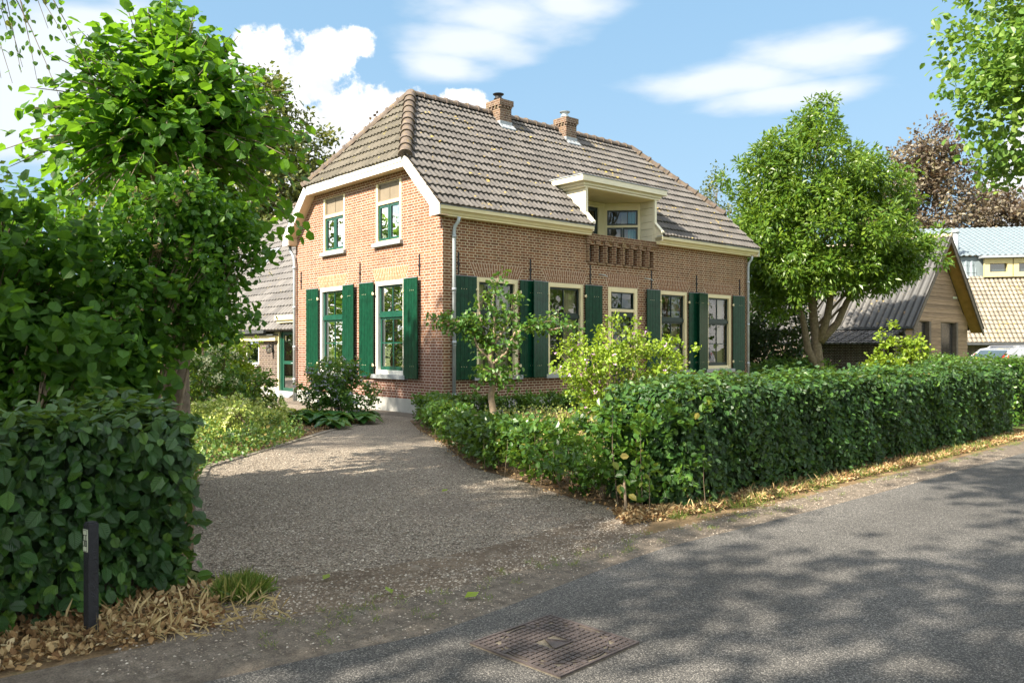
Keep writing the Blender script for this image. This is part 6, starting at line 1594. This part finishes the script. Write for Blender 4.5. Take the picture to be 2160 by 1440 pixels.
def garage():
    g = empty('garage', L2W(22.45, -0.25), AL); tag(g, 'wooden garage with steep corrugated roof and two dark bays', 'garage')
    wg, ez, apz, cx_ = 6.55, 2.62, 6.05, 3.275
    k = (apz - ez) / cx_
    b = MB(); z = 2.58; rr = random.Random(5)           # weatherboards
    top = 6.0
    while z < top - 0.05:
        hw_ = (apz - 0.15 - z) / k
        if z < 2.8: hw_ = cx_
        b.prism([(cx_ - hw_, -0.02 - rr.random() * .006, z), (cx_ + hw_, -0.02, z), (cx_ + max(0.02, hw_ - 0.17 / k if z > 2.8 else hw_), -0.005, z + .172), (cx_ - max(0.02, hw_ - 0.17 / k if z > 2.8 else hw_), -0.005, z + .172)], (0, 0.03, 0)); z += 0.175
    for (a0, a1) in ((0.02, 0.66), (2.55, 3.55), (5.45, 6.53)):
        z = 0.02
        while z < 2.5: b.box(a0, a1, -0.02 - rr.random() * .008, 0.02, z, z + .168); z += 0.175
    b.box(0, wg, 0.021, 0.05, 2.55, 2.75)
    b.build('cladding', M['wood'], g)
    b = MB(); b.poly([(0, 0.03, 0), (0, 7.5, 0), (0, 7.5, 2.62), (0, 0.03, 2.62)]); b.poly([(wg, .03, 0), (wg, 7.5, 0), (wg, 7.5, 2.62), (wg, .03, 2.62)]); b.poly([(0, 7.5, 0), (wg, 7.5, 0), (wg, 7.5, 2.62), (cx_, 7.5, 6), (0, 7.5, 2.62)])
    b.build('brick_wall', M['brick_dark'], g)
    b = MB(); b.prism([(0.05, .06, 2.7), (wg - .05, .06, 2.7), (cx_, .06, 5.95)], (0, .02, 0)); b.build('gable_backing', M['woodgrey'], g)
    for (a0, a1) in ((0.66, 2.55), (3.55, 5.45)):
        b = MB()
        for i in range(26): x = a0 + .1 + i * (a1 - a0 - .35) / 26; b.box(x, x + .045, .12, .14, .05, 2.48)
        b.box(a0, a1 - .2, .141, .16, .02, 2.55); d_ = b.build('bay_door', M['cladglass'], g)
        b = MB(); b.box(a1 - .2, a1 - .0, -.03, .2, 0, 2.57); b.box(a0, a0 + .05, -.03, .2, 0, 2.57); b.build('door_post', M['woodgrey'], g)
    b = MB()                                            # barge boards and yellow soffits
    for s in (-1, 1):
        p0 = (cx_ + s * (cx_ + .42), -0.55, ez - .42 * k + .06); p1 = (cx_, -0.55, apz + .10)
        b.prism([p0, (p0[0], p0[1], p0[2] - .22), (p1[0], p1[1], p1[2] - .26), p1], (0, .05, 0), 0)
        b.prism([(p0[0], -.5, p0[2] - .06), (p1[0], -.5, p1[2] - .10), (p1[0], 0.0, p1[2] - .10), (p0[0], 0.0, p0[2] - .06)], (0, 0, -.03), 1)
    b.build('bargeboard', [M['woodgrey'], M['soffitw']], g)
    L = math.hypot(cx_ + .42, (cx_ + .42) * k)
    corr_sheet('roof', (-.42, -.56, ez - .42 * k + .10), (0, 1, 0), (1, 0, k), 8.3, L, .26, .045, M['corr'], g)
    corr_sheet('roof', (wg + .42, -.56, ez - .42 * k + .10), (0, 1, 0), (-1, 0, k), 8.3, L, .26, .045, M['corr'], g)
    b = MB(); b.tube([(cx_, -.58, apz + .13), (cx_, 7.8, apz + .13)], .10, 8); b.build('ridge_cap', M['mortar'], g)
    b = MB(); b.box(-.5, -.40, -.5, 7.7, 2.22, 2.30); b.tube([(-.42, -.1, 2.22), (-.2, -.1, 2.0), (-.07, -.1, 1.8), (-.07, -.1, 0)], .04, 8); b.build('gutter', M['gutter'], g)
    for x in (1.6, 4.85): b = MB(); b.box(x, x + .45, -.035, -.024, 3.62, 3.70); b.build('name_board', M['plate'], g)
    # lean-to log store on the left side
    b = MB(); b.box(-2.05, -1.95, -.1, .0, 0, 1.72); b.box(-2.05, -1.95, 3.9, 4.0, 0, 1.72); b.box(-1.0, -.92, -.1, 0, 0, 2.0)
    for i in range(7): b.box(-2.1, -2.06, 3.1, 3.95, .15 + i * .23, .27 + i * .23); b.box(-1.2, -.1, -.14, -.105, .9 + i * .16, .99 + i * .16)
    b.build('store_frame', M['woodgrey'], g)
    b = MB(); b.box(-1.9, -1.85, 0.0, 3.0, 0, 1.6); b.build('store_wall', M['brick_dark'], g)
    tile_sheet('store_roof', (-2.35, -.25, 1.62), (0, 1, 0), (2.3, 0, 0.62), 4.5, 2.4, M['tile_grey'], g, [], row=.33, per=.15, seed=33)
M['soffitw'] = simple('varnished_soffit', (0.42, 0.25, 0.08), 0.6, vary=0.2, scale=3)
garage()
def meter_box():
    t = empty('letter_box', L2W(25.3, -0.9), AL); tag(t, 'black box on a little brick pier between the garage bays', 'box')
    b = MB(); b.box(0.22, .6, 0, .4, 0, .95); b.build('pier', M['brick'], t)
    b = MB(); b.box(-.1, .2, -.05, .2, .35, .98); b.prism([(-.12, -.07, .98), (.2, -.07, .98), (.2, .2, 1.05), (-.12, .2, 1.05)], (0, 0, .02)); b.box(-.05, .15, -.058, -.051, .8, .83); b.build('box', M['iron'], t, bevel=.01)
meter_box()

# ------------------------------------------------------------ neighbour's house
def neighbour():
    g = empty('neighbour_house', (23.4, 42.0, 0), R(-11)); tag(g, 'neighbour house with yellowed tiles below and a blue metal roof above', 'house')
    b = MB(); b.box(-9, 18, 0, .3, 0, 1.75); b.build('wall', M['brick_dark'], g)
    tile_sheet('tile_roof', (-9.5, -.45, 1.72), (1, 0, 0), (0, 1, 1), 28, 5.2, M['tile_nb'], g, [], row=.33, per=.22, amp=.045, lift=.05, seed=41)
    b = MB(); b.box(-9.5, 18.5, -.58, -.46, 1.62, 1.73); b.build('gutter', M['gutter'], g)
    PN = lambda a, d, z: (a, d, z)
    b = MB(); frame(b, PN, 1.1, 5.6, .7, 1.5, .10, -.03, -.001); w_ = b.build('window', M['yellowp'], g)
    b = MB(); b.box(1.2, 5.5, -.012, -.002, .8, 1.4); b.build('pane', M['carglass'], w_)
    b = MB(); b.box(-.6, 18, 3.30, 3.5, 4.2, 6.5); b.build('upper_wall', M['blueroof'], g)
    corr_sheet('metal_cladding', (-.6, 3.22, 5.2), (1, 0, 0), (0, .10, 1), 2.3, 1.35, .30, .03, M['blueroof'], g, rows=.42)
    corr_sheet('metal_roof', (-.8, 3.05, 6.55), (1, 0, 0), (0, 1, .36), 22, 7.2, .30, .03, M['blueroof'], g, rows=.40)
    for i in range(3):
        b = MB(); frame(b, PN, 2.0 + i * 1.45, 3.4 + i * 1.45, 5.35, 6.35, .26, 2.9, 3.1); w_ = b.build('dormer_window', M['yellowp'], g)
        b = MB(); b.box(2.1 + i * 1.45, 3.3 + i * 1.45, 3.11, 3.16, 5.5, 6.2); b.build('pane', M['carglass'], w_)
    b = MB(); b.box(1.78, 7.2, 2.6, 3.2, 6.38, 6.50); b.build('dormer_roof', M['lead'], g)
    b = MB(); b.tube([(.55, 3.0, 6.0), (.55, 3.0, 7.85)], .16, 12); b.tube([(.55, 3.0, 7.8), (.55, 3.0, 7.95)], .21, 12); b.prism([(.1, 2.9, 5.3), (1.2, 2.9, 5.3), (.8, 2.9, 6.3), (.3, 2.9, 6.3)], (0, .2, 0)); b.build('flue', M['zinc'], g)
    b = MB(); b.tube([(1.1, 4.4, 6.9), (1.1, 4.4, 7.55)], .08, 8); b.build('vent_pipe', M['iron'], g)
neighbour()

# ------------------------------------------------------------ estate car
def car():
    t = empty('parked_car', (13.95, 24.3, 0), R(3)); tag(t, 'silver estate car parked behind the far right hedge, only its upper half showing', 'car')
    prof = [(0.02, .35), (0.0, .62), (.06, .95), (.12, 1.02), (.55, 1.42), (.85, 1.47), (2.2, 1.50), (2.9, 1.46), (3.75, 1.02), (4.5, .88), (4.75, .70), (4.8, .42), (4.72, .28), (.1, .25)]
    hw = lambda z: .92 if z < .95 else .92 - (z - .95) * .42
    b = MB(); n = len(prof)
    V = [(x, -hw(z), z) for x, z in prof] + [(x, hw(z), z) for x, z in prof]
    b.add(V, [tuple(range(n)), tuple(range(n, 2 * n))[::-1]] + [(i, (i + 1) % n, n + (i + 1) % n, n + i) for i in range(n)], 0)
    b.build('body', M['carpaint'], t, bevel=.03)
    for s in (-1, 1):
        b = MB()
        for pl in ([(.72, 1.0), (1.42, 1.0), (1.42, 1.38), (.95, 1.36)], [(1.50, 1.0), (2.32, 1.0), (2.30, 1.42), (1.50, 1.40)], [(2.40, 1.0), (3.35, 1.0), (2.85, 1.38), (2.38, 1.42)]):
            b.prism([(x, s * (hw(z) + .004), z) for x, z in pl], (0, s * -.012, 0))
        b.build('side_window', M['carglass'], t)
        b = MB(); b.tube([(.75, s * .66, 1.49), (.85, s * .66, 1.53), (2.5, s * .64, 1.56), (2.65, s * .64, 1.51)], .016, 6); b.build('roof_rail', M['rim'], t)
        b = MB(); b.prism([(.02, s * .70, .80), (.06, s * .93, .80), (.20, s * .93, .95), (.42, s * .80, 1.28), (.36, s * .70, 1.30), (.10, s * .70, 1.0)], (0.03, 0, 0.01)); b.build('tail_light', M['red'], t)
        for x in (.95, 3.85):
            b = MB(); b.tube([(x, s * .72, .33), (x, s * .93, .33)], .33, 20); w_ = b.build('wheel', M['rubber'], t)
            b = MB(); b.tube([(x, s * .90, .33), (x, s * .94, .33)], .22, 16); b.build('rim', M['rim'], w_)
    b = MB(); b.prism([(.13, -.70, 1.05), (.13, .70, 1.05), (.50, .62, 1.39), (.50, -.62, 1.39)], (-.012, 0, .012)); b.build('rear_window', M['carglass'], t)
    b = MB(); b.prism([(3.70, -.70, 1.05), (3.70, .70, 1.05), (2.95, .62, 1.43), (2.95, -.62, 1.43)], (.012, 0, .012)); b.build('windscreen', M['carglass'], t)
    b = MB(); b.box(1.15, 1.3, -.06, .06, 1.50, 1.56); b.build('aerial', M['carpaint'], t)
car()
def trellis():
    t = empty('pergola_frame', (-6.0, 15.6, 0), R(20)); tag(t, 'rusty metal garden frame standing in front of the rear wing', 'frame')
    b = MB()
    for x in (0, -.35, -2.6): b.tube([(x + .4, 0, 0), (x + .4, 0, 2.15)], .022, 6)
    b.tube([(.4, 0, 2.13), (-2.2, 0, 2.13)], .024, 6); b.tube([(.4, 0, 1.95), (-2.2, 0, 1.95)], .012, 6); b.build('tube', M['rust'], t)
M['rust'] = simple('rusty_metal', (0.20, 0.11, 0.07), 0.8, vary=0.3, scale=9)
trellis()
